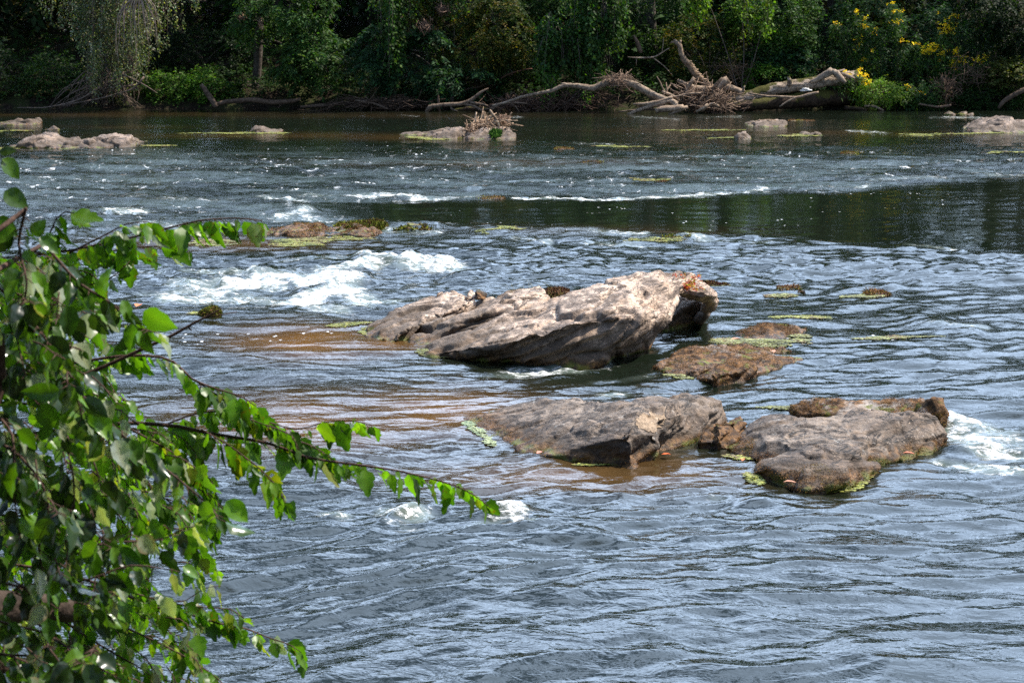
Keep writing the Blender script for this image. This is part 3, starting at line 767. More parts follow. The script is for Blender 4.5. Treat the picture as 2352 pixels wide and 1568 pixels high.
far_rock('river_rock', [(928, 310), (935, 305), (970, 306), (1000, 303), (1020, 304)], 313, 1.2, 46, 'flat shelf of rock left of the driftwood covered rock')
far_rock('river_rock', [(985, 316), (1000, 306), (1025, 298), (1045, 296), (1055, 302), (1065, 318)], 321, 1.8, 47, 'rounded rock with dark hollows beside the driftwood covered rock')
debris_rock = far_rock('river_rock', [(1062, 314), (1085, 300), (1110, 290), (1140, 292), (1165, 294), (1175, 308)], 320, 2.2, 48, 'rounded rock heaped with driftwood in the far water')
twig_rock = far_rock('river_rock', [(1718, 288), (1740, 279), (1770, 271), (1790, 273), (1796, 280)], 292, 1.6, 49, 'rock draped with thin pale twigs in front of the fallen logs')
far_rock('river_rock', [(1686, 314), (1698, 307), (1706, 306), (1716, 316)], 319, .9, 50, 'small dark round rock with algae, left of two small far rocks')
far_rock('river_rock', [(1850, 310), (1866, 305), (1878, 305), (1888, 311)], 313, .9, 51, 'small grey rock at the right end of a weed bar')
far_rock('river_rock', [(2226, 297), (2250, 285), (2275, 273), (2300, 268), (2318, 272), (2330, 281), (2352, 276), (2385, 278), (2410, 292)], 305, 2.6, 52, 'large pale rock at the far right edge of the river')
far_rock('river_rock', [(2172, 262), (2195, 258), (2215, 258), (2228, 263)], 265, 1.2, 53, 'flat pale stone close under the far right bank', vox=.05)
def hump(prof, vb, seed, label):
    prof = [(u, vb - (vb - v) * .72) for u, v in prof]
    return rock('weed_hump', profile_rock(prof, vb, .9), M['rock_moss'], .04, .8, .03, .01, (0, 0, 1), .1, 0, seed, label, 'rock', 'weedy humps breaking the far water')
hump([(1330, 376), (1350, 369), (1375, 367), (1398, 374)], 380, 61, 'weedy hump with water sliding over it, left of centre far water')
hump([(1506, 416), (1518, 411), (1530, 410), (1538, 417)], 420, 62, 'tiny weedy hump between the pale riffle and the dark pool')
hump([(1092, 457), (1115, 452), (1140, 452), (1158, 456)], 461, 63, 'thin brown weedy hump on the upper edge of the dark pool')
hump([(1868, 435), (1890, 431), (1915, 431), (1932, 434)], 437, 64, 'low brown weedy hump at the upper right of the dark pool')
hump([(1936, 353), (1946, 348), (1958, 347), (1968, 352)], 356, 65, 'tiny brown weedy hump alone in the pale riffle on the right')
hump([(1812, 278), (1835, 274), (1860, 273), (1872, 277)], 280, 66, 'flat raft of brown weed right of the twig draped rock')
hump([(1275, 342), (1290, 339), (1308, 339), (1320, 343)], 346, 67, 'green weedy hump below the driftwood covered rock')
hump([(1985, 679), (2005, 671), (2022, 671), (2036, 678)], 683, 68, 'small dark weed tuft right of the largest boulder')
hump([(1790, 674), (1810, 669), (1828, 668), (1842, 672)], 676, 69, 'thin brown weed tuft behind the smaller mossy rock')

# ---- moss and weed growing on rocks: short tufts rooted on the rock faces
def fuzz(rock_obj, n, test, length, cols, seed, name='moss', spread=1.0, droop=.3, width=.35):
    r = np.random.default_rng(seed)
    P, N = ROCKP[rock_obj.name]
    ok = np.where(test(P, N))[0]
    if len(ok) == 0: return
    i = r.choice(ok, n)
    p = P[i] + r.normal(size=(n, 3)) * .008
    d = unit(N[i] + r.normal(size=(n, 3)) * .7 * spread + np.array([0, 0, -droop]))
    L = length * r.uniform(.4, 1.3, n)[:, None]
    s = unit(np.cross(d, r.normal(size=(n, 3)))) * L * width * .5
    V = np.stack([p - s, p + s, p + d * L + np.array([0, 0, -.2]) * L], 1).reshape(-1, 3)
    T = np.arange(n * 3).reshape(-1, 3)
    cols = np.array(cols); k = noise3(p * 4.5 + seed) + .35 * r.normal(size=n)
    ci = np.clip(((k + .75) / 1.5 * len(cols)).astype(int), 0, len(cols) - 1)
    c = cols[ci] * r.uniform(.65, 1.35, (n, 1))
    mb = MB(); mb.add(V, None, T, np.repeat(c, 3, 0))
    return mb.build(name, M['moss'], rock_obj, smooth_shade=False)
BRN = [(.05, .024, .010), (.16, .075, .028), (.27, .145, .065), (.21, .105, .04), (.15, .075, .022), (.17, .13, .025)]
GRN = [(.05, .06, .008), (.12, .13, .02), (.2, .22, .025), (.13, .075, .03), (.09, .05, .02)]
up = lambda P, N: (N[:, 2] > -.3) & (P[:, 2] > -.02)
patch = lambda s, t: (lambda P, N: up(P, N) & (noise3(P * 2.6 + s) > t))
fuzz(m1, 26000, patch(3, -.25), .013, BRN, 1)
fuzz(m2, 12000, patch(4, -.2), .013, BRN, 2)
fuzz(nub, 15000, patch(5, -.2), .012, BRN, 3)
lowband = lambda s, zt: (lambda P, N: up(P, N) & (P[:, 2] + .10 * noise3(P * 3.3 + s) < zt))
fuzz(right_rock, 16000, lowband(6, .075), .012, BRN, 4)
fuzz(o, 9000, lowband(7, .035), .011, BRN, 5)
fuzz(g1, 14000, patch(8, -.05), .022, BRN, 6)
fuzz(g2, 12000, up, .06, GRN, 7, droop=.8)
fuzz(g4, 5000, up, .035, GRN, 8, droop=.6)
fuzz(g5, 5000, up, .03, GRN, 9)
for k, g in enumerate((g6, g7)): fuzz(g, 5000, up, .03, [(.06, .02, .012), (.13, .06, .03), (.12, .1, .03)], 10 + k)
for k, ob in enumerate([x for x in list(COL.objects) if x.name.startswith('weed_hump')]): fuzz(ob, 2500, up, .03, BRN[1:5] + GRN[1:3], 20 + k, droop=.5)
fuzz(g3, 1500, patch(9, .0), .06, GRN, 40, droop=.8)
fuzz(debris_rock, 1300, lambda P, N: up(P, N) & (np.hypot(survey(P[:, 0], P[:, 1], P[:, 2])[0] - 1138, (survey(P[:, 0], P[:, 1], P[:, 2])[1] - 308) * 1.3) < 13), .12, [(.05, .12, .02), (.1, .2, .03)], 41, name='green_tuft', droop=-.6)

# ---- floating algae: ragged mats lying on the water
def algae(rects, label, seed, cols=((.08, .09, .014), (.19, .21, .028), (.27, .27, .055), (.12, .085, .024)), thr=.02, cell=.011, group='algae mats floating on the river', name='algae_mat'):
    """rects: (u, v, half u, half v, slope) blobs that make up one mat"""
    mb = MB(); r = np.random.default_rng(seed)
    us = np.array([b[0] for b in rects]); vs = np.array([b[1] for b in rects])
    ru = max(b[2] for b in rects) * 1.3; rv = max(b[3] for b in rects) * 1.5
    lo = at_height(us.min() - ru, vs.max() + rv, 0); x1 = at_height(us.max() + ru, vs.min() - rv, 0)
    x0 = min(lo[0], at_height(us.min() - ru, vs.min() - rv, 0)[0]); xe = max(x1[0], at_height(us.max() + ru, vs.max() + rv, 0)[0])
    area = (xe - x0) * (x1[1] - lo[1]); fs = max(1, cell / .02)
    n = int(min(60000, area / (cell * cell * 1.1)))
    X = r.uniform(x0, xe, n); Y = r.uniform(lo[1], x1[1], n)
    u, v = survey(X, Y, 0 * X)
    m = np.full(n, -9.)
    if cell > .02: thr = thr + .10
    for (a, b, c, d, s_) in rects: m = np.maximum(m, 1 - ((u - a) / c) ** 2 - ((v - b - s_ * (u - a)) / d) ** 2)
    m = m + .8 * noise2(X / .7 / fs, Y / .25 / fs, seed) + .7 * noise2(X / .22 / fs, Y / .10 / fs, seed + 1)
    k = m > .28 + thr + .45 * r.uniform(size=n)
    X, Y = X[k], Y[k]; n = len(X)
    if n < 4: return
    for _ in range(4):           # one coherent raft: drop flecks that drifted off on their own
        for A in (0, 1):
            q = (X, Y)[A]; od = np.argsort(q); gaps = np.diff(q[od]) > cell * 2.2
            g = np.concatenate([[0], np.cumsum(gaps)]); big_ = np.bincount(g).argmax(); kk = od[g == big_]
            X, Y = X[kk], Y[kk]
    n = len(X)
    Z = np.maximum(water_height(X, Y), -.05) + .004 + r.uniform(0, .008, n)
    S = cell * r.uniform(.5, 1.5, n) * 1.1
    a = np.arange(6) / 6 * 2 * math.pi
    R = S[:, None] * r.uniform(.6, 1.2, (n, 6))
    V = np.stack([X[:, None] + R * np.cos(a) * 1.5, Y[:, None] + R * np.sin(a) * .9, Z[:, None] + r.normal(size=(n, 6)) * .0015], -1)
    C0 = np.stack([X, Y, Z + .002], -1)[:, None]
    V = np.concatenate([V, C0], 1).reshape(-1, 3)
    b = np.arange(n)[:, None] * 7; j6 = np.arange(6)[None]
    T = np.stack([b + 6 + 0 * j6, b + j6, b + (j6 + 1) % 6], -1).reshape(-1, 3)
    cols = np.array(cols); t = np.clip(.45 + .8 * noise2(X / .25 / fs, Y / .4 / fs, seed + 2) + .22 * r.normal(size=n), 0, .999) * len(cols)
    C = cols[t.astype(int)] * r.uniform(.7, 1.3, (n, 1))
    mb.add(V, None, T, np.repeat(C, 7, 0))
    ob = mb.build(name, M['algae'], None, V.mean(0)); tag(ob, label, 'algae', group)
    return ob
OLV = ((.08, .08, .018), (.18, .19, .045), (.26, .27, .10), (.15, .10, .035))
algae([(690, 556, 100, 10, -.03), (800, 548, 70, 5, -.06)], 'long yellow green algae mat in front of the grey rock humps', 1)
algae([(480, 560, 75, 9, 0)], 'speckled pale algae mat just right of the upper birch branch', 2, OLV, .05)
algae([(1140, 532, 75, 5, -.07), (1180, 526, 40, 5, 0)], 'narrow algae mat with brown lump right of the wet rock', 3)
algae([(1520, 556, 90, 5, -.02)], 'algae mat around the small weedy rock at the pool edge', 4)
algae([(470, 722, 45, 6, 0)], 'algae mat around the small mossy hump near the dead twig', 5)
algae([(790, 748, 70, 5, -.05), (840, 760, 20, 14, 0)], 'pale algae mat at the left tip of the largest boulder', 6)
algae([(1000, 815, 60, 6, .1), (1120, 825, 70, 4, .05)], 'thin algae mat along the near waterline of the largest boulder', 7, OLV)
algae([(1110, 1005, 40, 12, .6), (1078, 985, 16, 10, .4)], 'blue green algae fringe at the left waterline of the humped slab rock', 8, ((.12, .17, .09), (.2, .26, .14), (.28, .32, .16)))
algae([(1365, 1064, 45, 4, 0)], 'small lime algae mat under the nearest corner of the humped slab rock', 9)
algae([(1735, 1095, 28, 12, .4), (1800, 1112, 40, 4, .1)], 'lime algae fringe at the near left of the broad low slab rock', 10)
algae([(1980, 1105, 40, 8, -.5), (1930, 1116, 40, 3, 0)], 'lime algae fringe at the near right of the broad low slab rock', 11)
algae([(1690, 1048, 50, 5, .1)], 'lime algae patch in the dark gap between the two slab rocks', 12)
algae([(1755, 788, 120, 12, .03), (1830, 778, 45, 20, 0), (1690, 783, 70, 8, 0)], 'wide algae mat between the two mossy rocks right of the largest boulder', 13, OLV)
algae([(1815, 832, 35, 6, 0), (1770, 845, 60, 4, -.05)], 'algae mat at the right tip of the wide mossy rock', 14)
algae([(1550, 862, 60, 5, .2)], 'algae fringe at the near left of the wide mossy rock', 15, OLV)
algae([(1840, 728, 80, 4, 0)], 'straight yellow green algae streak behind the smaller mossy rock', 16)
algae([(2060, 778, 120, 5, -.02)], 'long pale algae streak in the water at the right, level with the boulder foot', 17, OLV)
algae([(1800, 677, 50, 4, 0)], 'thin algae mat around the brown weed tuft behind the boulder', 18, OLV)
algae([(1980, 680, 55, 4, 0)], 'thin algae mat left of the dark weed tuft', 19, OLV)
algae([(1640, 656, 45, 4, 0)], 'algae patch beside the flat reddish rock behind the boulder', 20, OLV)
algae([(1790, 938, 60, 6, 0)], 'olive algae mat behind the broad low slab rock', 21, OLV)
algae([(1110, 315, 110, 3.5, 0), (1000, 320, 60, 2.5, 0)], 'yellow algae line along the foot of the driftwood covered rock', 22, cell=.03)
algae([(960, 316, 35, 3, 0)], 'yellow algae patch below the flat shelf of rock', 23, cell=.03)
algae([(360, 337, 55, 2.5, -.03)], 'algae streak right of the long saddle backed rock', 24, cell=.03)
algae([(15, 339, 40, 4, 0), (150, 343, 90, 2, 0)], 'algae at the left foot of the long saddle backed rock', 25, cell=.03)
algae([(620, 306, 260, 1.8, 0)], 'long thin algae line trailing by the small pointed rock', 26, cell=.035, thr=.1)
algae([(1660, 317, 50, 2.2, 0)], 'algae at the foot of the small dark round rock', 27, cell=.03)
algae([(1830, 312, 70, 2.4, 0)], 'algae bar left of the small grey rock', 28, cell=.03)
algae([(2100, 310, 60, 3, 0)], 'algae patch left of the large pale rock at the far right', 29, cell=.03)
algae([(2230, 306, 130, 2, 0)], 'algae line under the large pale rock at the far right', 30, cell=.03, thr=.1)
algae([(1430, 336, 110, 1.8, 0)], 'thin algae streak right of the green weedy hump', 31, cell=.03, thr=.1)
algae([(60, 300, 110, 2, 0)], 'thin algae line left of the small grey rock at left', 32, cell=.03, thr=.1)
algae([(2310, 353, 60, 2.2, 0)], 'algae streak at the right edge in the pale riffle', 33, cell=.03)
algae([(1490, 414, 50, 2, 0)], 'algae streak left of the tiny weedy hump above the pool', 34, cell=.03)
algae([(1650, 299, 130, 2, 0)], 'thin algae line left of the twig draped rock', 35, cell=.035, thr=.1)

# fallen leaves lying on rocks and water
def fallen_leaf(u, v, z, col, label, s=.05):
    p = at_height(u, v, z); r = np.random.default_rng(int(u * 7 + v))
    mb = MB(); a = r.uniform(0, 6.28); ca, sa = math.cos(a), math.sin(a)
    pts = np.array([(-1, 0, .1), (-.3, .5, .35), (.5, .42, .3), (1.1, 0, .05), (.5, -.42, .35), (-.3, -.5, .25), (.1, 0, .1)]) * s
    pts = np.stack([pts[:, 0] * ca - pts[:, 1] * sa, pts[:, 0] * sa + pts[:, 1] * ca, pts[:, 2]], 1) + p
    mb.add(pts, None, [(6, k, (k + 1) % 6) for k in range(6)], col)
    tag(mb.build('fallen_leaf', M['dead_leaf'], None, p), label, 'leaf', 'fallen leaves by the rocks')
OR = (.55, .16, .05); PK = (.5, .25, .16)
fallen_leaf(318, 703, .02, OR, 'orange fallen leaf on the white foam by the birch leaves', .09)
fallen_leaf(1530, 1044, .02, (.6, .12, .03), 'red orange fallen leaf in the dark gap between the slab rocks', .04)
fallen_leaf(1706, 1056, .03, OR, 'orange fallen leaf on the lime algae of the gap', .04)
fallen_leaf(1815, 1108, .06, PK, 'pinkish fallen leaf on the fringe of the broad low slab rock', .05)
fallen_leaf(2088, 1042, .07, (.5, .17, .1), 'rust red fallen leaf on the right fringe of the broad low slab rock', .05)
fallen_leaf(1240, 1040, .06, (.5, .2, .14), 'pink fallen leaf on the near fringe of the humped slab rock', .045)
fallen_leaf(1690, 780, .10, PK, 'pale pink fallen leaf on the wide mossy rock', .06)
fallen_leaf(1775, 808, .12, PK, 'curled pink fallen leaf on the right of the wide mossy rock', .06)
# ------------------------------------------------------------------ foliage
def spray_leaves(mb, base, direc, length, nleaf, leaf, col, rng, droop=.35, wid=.5, up=.7, jit=.3, pend=.25):
    """leafy sprays: nleaf leaves set alternately along a short drooping twig"""
    base = np.asarray(base, float); n = len(base)
    if n == 0: return
    d = unit(direc)
    side = unit(np.cross(d, np.array([0, 0, 1.]) + .2 * rng.normal(size=(n, 3))))
    t = np.linspace(.12, 1, nleaf)[None, :, None]
    L = (np.ones(n) * length if np.isscalar(length) else length)[:, None, None]
    pos = base[:, None] + d[:, None] * L * t - np.array([0, 0, 1.]) * droop * L * t ** 2
    sg = np.where(np.arange(nleaf) % 2 == 0, 1., -1.)[None, :, None]
    ld = unit(d[:, None] * .6 + side[:, None] * sg * .9 + jit * rng.normal(size=(n, nleaf, 3)) - np.array([0, 0, pend]))
    nn = unit(np.array([0, 0, up]) + rng.normal(size=(n, nleaf, 3)) * .45 + np.array([0, -.35, 0]))
    w = unit(np.cross(ld, nn))
    s = leaf * rng.uniform(.65, 1.25, (n, nleaf, 1))
    p0 = pos; p2 = pos + ld * s - np.array([0, 0, .15]) * s
    mid = pos + ld * s * .45
    p1 = mid + w * s * wid * .5; p3 = mid - w * s * wid * .5
    V = np.stack([p0, p1, p2, p3], 2).reshape(-1, 3)
    Q = np.arange(len(V)).reshape(-1, 4)
    c = np.asarray(col, float)
    if c.ndim == 1: c = np.broadcast_to(c, (n, 3))
    c = c[:, None] * rng.uniform(.7, 1.3, (n, nleaf, 1)) * (1 + .12 * rng.normal(size=(n, nleaf, 3)))
    V_c = np.repeat(np.clip(c, .003, 1).reshape(-1, 3), 4, 0)
    mb.add(V, Q, None, V_c)

def blob_sprays(rng, centre, radii, n, thr=-.15, freq=1.1, front=None):
    """points through an uneven crown: on lumpy shells, thinned so that gaps stay open"""
    c = np.asarray(centre, float); r = np.asarray(radii, float)
    d = unit(rng.normal(size=(n * 3, 3)))
    rad = rng.uniform(.55, 1.0, (n * 3, 1)) ** .6
    lump = 1 + .28 * noise3(d * 2.1 + c.sum())[:, None]
    p = c + d * r * rad * lump
    k = noise3(p * freq + 3.3) > thr
    p, d = p[k][:n], d[k][:n]
    return p, d

GREENS = {
 'deep': [(.018, .042, .014), (.028, .06, .018)],
 'mid': [(.03, .075, .018), (.05, .11, .025)],
 'vine': [(.035, .085, .02), (.07, .14, .03), (.05, .11, .04)],
 'bright': [(.06, .15, .02), (.11, .22, .03)],
 'lime': [(.10, .21, .02), (.17, .28, .04)],
 'olive': [(.06, .08, .02), (.10, .115, .03)],
 'blue': [(.025, .07, .03), (.04, .095, .04)],
 'autumn': [(.05, .09, .018), (.10, .12, .02), (.16, .13, .02), (.04, .075, .02)],
}
def pick(rng, pal, n, p=None):
    a = np.array(GREENS[pal]) * {'lime': .7, 'bright': .72, 'deep': .52, 'mid': .62, 'vine': .8, 'blue': .8, 'autumn': .70, 'olive': .9}[pal]; c = a[rng.integers(0, len(a), n)]
    if p is not None: c = c * (1 + .30 * noise3(p * .9 + 5))[:, None]
    return c

def mass(mb, rng, rect, y, depth, n, leaf, pal, nleaf=7, length=.35, thr=-.2, freq=1.1, droop=.4, wid=.5, out=(0, -.7, .1), pend=.25, fill=1.0):
    """sprays filling a region of bank seen between survey limits (u0,u1,v0,v1) at distance y"""
    u0, u1, v0, v1 = rect
    a = at_dist(u0, v1, y); b = at_dist(u1, v0, y)
    c = (a + b) / 2; r = np.array([(b[0] - a[0]) / 2, depth, (b[2] - a[2]) / 2])
    p, d = blob_sprays(rng, c, r * fill, n, thr, freq)
    di = d * np.array([.8, .8, .5]) + np.array(out) + .35 * rng.normal(size=d.shape)
    spray_leaves(mb, p, di, length * rng.uniform(.6, 1.3, len(p)), nleaf, leaf, pick(rng, pal, len(p), p), rng, droop, wid, pend=pend)
    return p

def ground_pt(u, y):
    x = at_dist(u, 250, y)[0]
    return np.array([x, y, float(land_z(np.array([x]), np.array([y]))[0])])

def stems(mb, rng, root, pts, k, r0=.02, r1=.006, sag=.0, col=(1, 1, 1)):
    if len(pts) == 0: return
    for i in rng.choice(len(pts), min(k, len(pts)), replace=False):
        p = pts[i]; m = (root + p) / 2 + np.array([rng.normal() * .15, rng.normal() * .1, .12 + sag])
        tube(mb, [root + rng.normal(size=3) * np.array([.12, .08, 0]), m, p], [r0, (r0 + r1) / 2, r1], 5, .3, 0, col)

def shrub(name, label, cat, rect, y, depth, n, leaf, pal, group=None, seed=0, nstem=10, mat='leaf_bright', extra=(), **kw):
    rng = np.random.default_rng(1000 + seed)
    root = ground_pt((rect[0] + rect[1]) / 2, y + .2)
    e = empty(name, root, label, cat, group)
    mb = MB(); P = mass(mb, rng, rect, y, depth, n, leaf, pal, **kw)
    for (rc, nn, pl) in extra:
        P2 = mass(mb, rng, rc, y - .25, depth * .6, nn, leaf, pl, **kw); P = np.concatenate([P, P2])
    mb.build('foliage', M[mat], e)
    sm = MB(); stems(sm, rng, root, P, nstem); sm.build('stem', M['twig'], e)
    return e

def tall_tree(name, label, x, y, h, crown, leaf, pal, n, seed, trunk_r=.2, lean=(0, 0), low=1.2, group=None, mat='leaf'):
    """forest tree: tapered trunk with limbs, crown of leafy sprays in several lumpy clusters"""
    rng = np.random.default_rng(2000 + seed)
    z0 = float(land_z(np.array([x]), np.array([y]))[0]) - .1
    root = np.array([x, y, z0])
    e = empty(name, root, label, 'tree', group)
    tm = MB(); top = root + np.array([lean[0] * h, lean[1] * h, h * .9])
    mids = [root, root + (top - root) * .3 + rng.normal(size=3) * [.15, .15, 0], root + (top - root) * .65 + rng.normal(size=3) * [.2, .2, 0], top]
    tube(tm, mids, [trunk_r * 1.25, trunk_r * .9, trunk_r * .55, .04], 9, .3, .12, (1, 1, 1), seed=seed)
    lm = MB(); nb = max(10, int(h * 1.6))
    for k in range(nb):
        t = low / h + (1 - low / h) * (k + rng.uniform(0, .9)) / nb
        a = rng.uniform(0, 2 * math.pi)
        # more limbs reach for the light over the water
        dirv = np.array([math.cos(a), math.sin(a) - .35, .0]); dirv = dirv / np.linalg.norm(dirv)
        reach = crown * (1 - .55 * abs(t - .45)) * rng.uniform(.65, 1.05)
        st = root + (top - root) * t * .95
        en = st + dirv * reach + np.array([0, 0, rng.uniform(-.35, .35) * reach * .6])
        tube(tm, [st, (st + en) / 2 + np.array([0, 0, .12 * reach]), en], [trunk_r * .35 * (1.1 - t), trunk_r * .2, .012], 5, .5)
        m = max(4, int(n / nb))
        for (cc, rr, mm) in ((en, .42 * reach, .5), ((st + 2 * en) / 3, .38 * reach, .3), ((st + en) / 2, .3 * reach, .2)):
            p, d = blob_sprays(rng, cc, np.array([rr, rr, rr * .62]), int(m * mm) + 2, -.3, .9)
            spray_leaves(lm, p, d + dirv * .5 + np.array([0, 0, -.1]), leaf * 3.2, 7, leaf, pick(rng, pal, len(p), p) * rng.uniform(.8, 1.2), rng, .4, .55)
    tm.build('trunk', M['bark'], e); lm.build('crown', M[mat], e)
    return e

# ---- the wood behind: two ranks of trees, each its own, limbs down to the bank
FG = 'tall trees of the wood behind the far bank'
DESC = [
 (-27, 66, 'outermost dark tree left of the drooping birch'), (-22.5, 69, 'dark tree standing left behind the drooping birch'), (-19, 67, 'dark tree just behind the left side of the drooping birch'), (-15.5, 70, 'dark tree directly behind the drooping birch'),
 (-11.8, 68, 'dark tree behind the low bright green shrubs'), (-8.4, 67.5, 'dark tree behind the hanging hickory boughs on the left'), (-5.0, 69, 'dark tree behind the near bank between hickory boughs and vine curtains'), (-1.6, 68, 'dark tree behind the long vine strand'),
 (1.4, 70, 'dark tree behind the driftwood limb that curves up from the water'), (4.6, 66.5, 'dark trunked tree in the gap right of the vine covered column'), (7.7, 68.5, 'dark tree behind the upright dead branch with shelf fungi'), (11.2, 67.5, 'dark tree behind the bright vine thicket'),
 (14.0, 70, 'dark tree behind the tall leafy stalks'), (17.2, 68, 'dark tree behind the yellow flower clumps'), (20.6, 66, 'dark tree at the upper right behind the last yellow flowers'), (24.5, 68, 'outermost dark tree beyond the right picture edge'),
]
for k, (x, y, lb) in enumerate(DESC):
    tall_tree('forest_tree', 'tall ' + lb, x, y, [13.5, 15, 12, 14.5][k % 4], [3.1, 3.6, 2.9][k % 3], .29, ['deep', 'mid', 'deep', 'autumn'][k % 4], 760, k, .2 + .05 * (k % 3), (0, -.02), .9, FG)
BACK = ['left of everything', 'behind the birch', 'behind the green shrubs', 'behind the hickory boughs', 'behind the vine strand', 'behind the vine column', 'behind the log jam', 'behind the vine thicket', 'behind the flowers', 'right of everything']
for k, x in enumerate(np.linspace(-40, 42, 10)):
    tall_tree('forest_tree', 'rear rank tree deep in the shaded wood, ' + BACK[k], x + (k % 3) - 1, 76 + (k % 2) * 2, 15.5, 5.6, .50, 'deep', 950, 40 + k, .26, (0, 0), 1.0, FG)

# undergrowth carpeting the slope (nobody could count it)
def undergrowth():
    rng = np.random.default_rng(5); mb = MB()
    n = 11000
    x = rng.uniform(-26, 26, n); y = 61.0 + 16 * rng.uniform(0, 1, n) ** 1.5
    k = noise2(x / 2.2, y / 1.4, 60) > -.35
    x, y = x[k], y[k]
    z = land_z(x, y)
    p = np.stack([x, y, z + rng.uniform(0, .3, len(x))], 1)
    d = np.stack([rng.normal(size=len(x)) * .7, -.4 + .5 * rng.normal(size=len(x)), rng.uniform(.2, 1.0, len(x))], 1)
    spray_leaves(mb, p, d, .45, 7, .13, pick(rng, 'mid', len(p), p) * .8, rng, .3, .55)
    tag(mb.build('undergrowth', M['leaf']), kind='stuff')
undergrowth()

# ---- drooping birch on the left
def drooping_birch():
    rng = np.random.default_rng(77)
    root = ground_pt(265, 61.6)
    e = empty('drooping_birch', root, 'drooping pale leaved river birch trailing bare grey twigs into the water at left', 'tree')
    tm = MB(); top = at_dist(300, -330, 61.2)
    tube(tm, [root - [0, 0, .1], at_dist(252, 120, 61.4), at_dist(285, -60, 61.5), top], [.2, .16, .13, .05], 9, .3, .1)
    limbs = []
    for (u, v, y) in [(150, -30, 60.6), (210, -60, 60.2), (330, -40, 60.0), (420, -20, 60.4), (380, -110, 60.2), (120, -100, 61), (270, -90, 59.8), (300, -10, 59.9)]:
        s = at_dist(280, -60 - RNG.uniform(0, 120), 61.4); q = at_dist(u, v, y)
        tube(tm, [s, (s + q) / 2 + [0, 0, .35], q], [.07, .05, .02], 6, .3); limbs.append(q)
    tm.build('trunk', M['bark'], e)
    UE = [105, 125, 160, 190, 215, 250, 300, 330, 350, 380, 410, 445]; VE = [30, 105, 60, 130, 225, 225, 205, 185, 150, 95, 70, 40]
    mb = MB(); sm = MB()
    for k in range(235):
        u = np.clip(rng.normal(266, 68), 105, 442); y = rng.uniform(59.6, 62)
        ve = np.interp(u, UE, VE) * rng.uniform(.35, 1.05); v0 = rng.uniform(-260, min(-5, ve - 60))
        a = at_dist(u + rng.normal() * 12, v0, y); b = at_dist(u + (u - 275) * .06, ve, y)
        n = max(6, int((a[2] - b[2]) / .05))
        t = np.linspace(0, 1, n)[:, None]
        p = a + (b - a) * t + np.stack([.10 * noise3(np.stack([t[:, 0] * 3 + k, t[:, 0], t[:, 0]], 1)), .1 * noise3(np.stack([t[:, 0] * 3, t[:, 0] + k, t[:, 0]], 1)), 0 * t[:, 0]], 1)
        p = p[(rng.uniform(size=n) < .9) & (noise3(p * 1.9) > -.22)]
        cc = np.array([(.12, .15, .085), (.20, .225, .145), (.08, .11, .055), (.29, .30, .22)])[rng.integers(0, 4, len(p))] * rng.uniform(.55, 1.3)
        spray_leaves(mb, p, rng.normal(size=p.shape) * [.8, .8, .2] + [0, -.2, -.9], .09, 2, .085, cc, rng, .2, .55, up=.25)
        if k % 3 == 0: tube(sm, [a, (a + b) / 2 + [0, .02, 0], b], [.012, .008, .003], 4, .5, wob=.05, seed=k, col=(1.3, 1.2, 1.1))
    mb.build('crown', M['leaf'], e); sm.build('hanging_twigs', M['twig'], e)
    # bare bleached branches in front
    bm = MB(); o0 = at_dist(318, -20, 59.5)
    for k in range(26):
        u1 = rng.uniform(255, 372); v1 = rng.uniform(60, 165) if u1 < 330 else rng.uniform(40, 110)
        q = at_dist(u1, v1, 59.5 + rng.uniform(-.2, .4)); m = at_dist(300 + (u1 - 300) * .75, v1 * .25, 59.45)
        tube(bm, [o0, m, q], [.022, .014, .004], 5, .15, wob=.07, seed=k, col=np.array([3.0, 2.8, 2.6]))
    bm.build('bare_branches', M['twig'], e)
    # tangle at the water's edge
    bt = MB()
    for k in range(70):
        s = at_dist(rng.uniform(190, 320), rng.uniform(150, 200), 60.6 + rng.uniform(-.4, .5))
        q = at_height(rng.uniform(110, 340), rng.uniform(246, 252), .0); q[1] = min(q[1], 60.6)
        m = (s + q) / 2 + [rng.normal() * .15, -.1, .12]
        tube(bt, [s, m, q], [.016, .012, .005], 4, .25, wob=.08, seed=k, col=(1.5, 1.35, 1.25))
    for pts in ([(330, 178), (300, 205), (240, 225), (170, 240), (90, 246)], [(230, 200), (180, 232), (110, 245), (40, 247)], [(280, 170), (330, 195), (362, 212)]):
        tube(bt, [at_dist(u, v, 60.0) for u, v in pts], np.linspace(.03, .01, len(pts)), 5, .2, wob=.06, col=(1.7, 1.55, 1.45))
    bt.build('twig_tangle', M['twig'], e)
drooping_birch()
# web-like seed nest hanging in the birch
mb = MB(); rng = np.random.default_rng(9)
for k in range(60):
    c = at_dist(301 + rng.normal() * 4, 135 + rng.normal() * 9, 59.45); d = unit(rng.normal(size=3)) * rng.uniform(.05, .16)
    tube(mb, [c - d, c + rng.normal(size=3) * .02, c + d], [.006, .006, .004], 4, .1, col=(.62, .6, .58))
for k in range(10):
    c = at_dist(303 + rng.normal() * 2, 150 + k * 3, 59.45)
    tube(mb, [c, c + [rng.normal() * .03, 0, -.12]], [.008, .004], 4, .1, col=(.3, .2, .17))
tag(mb.build('web_nest', M['debris'], None, at_dist(301, 135, 59.45)), 'small whitish web nest hanging in the drooping birch', 'nest')

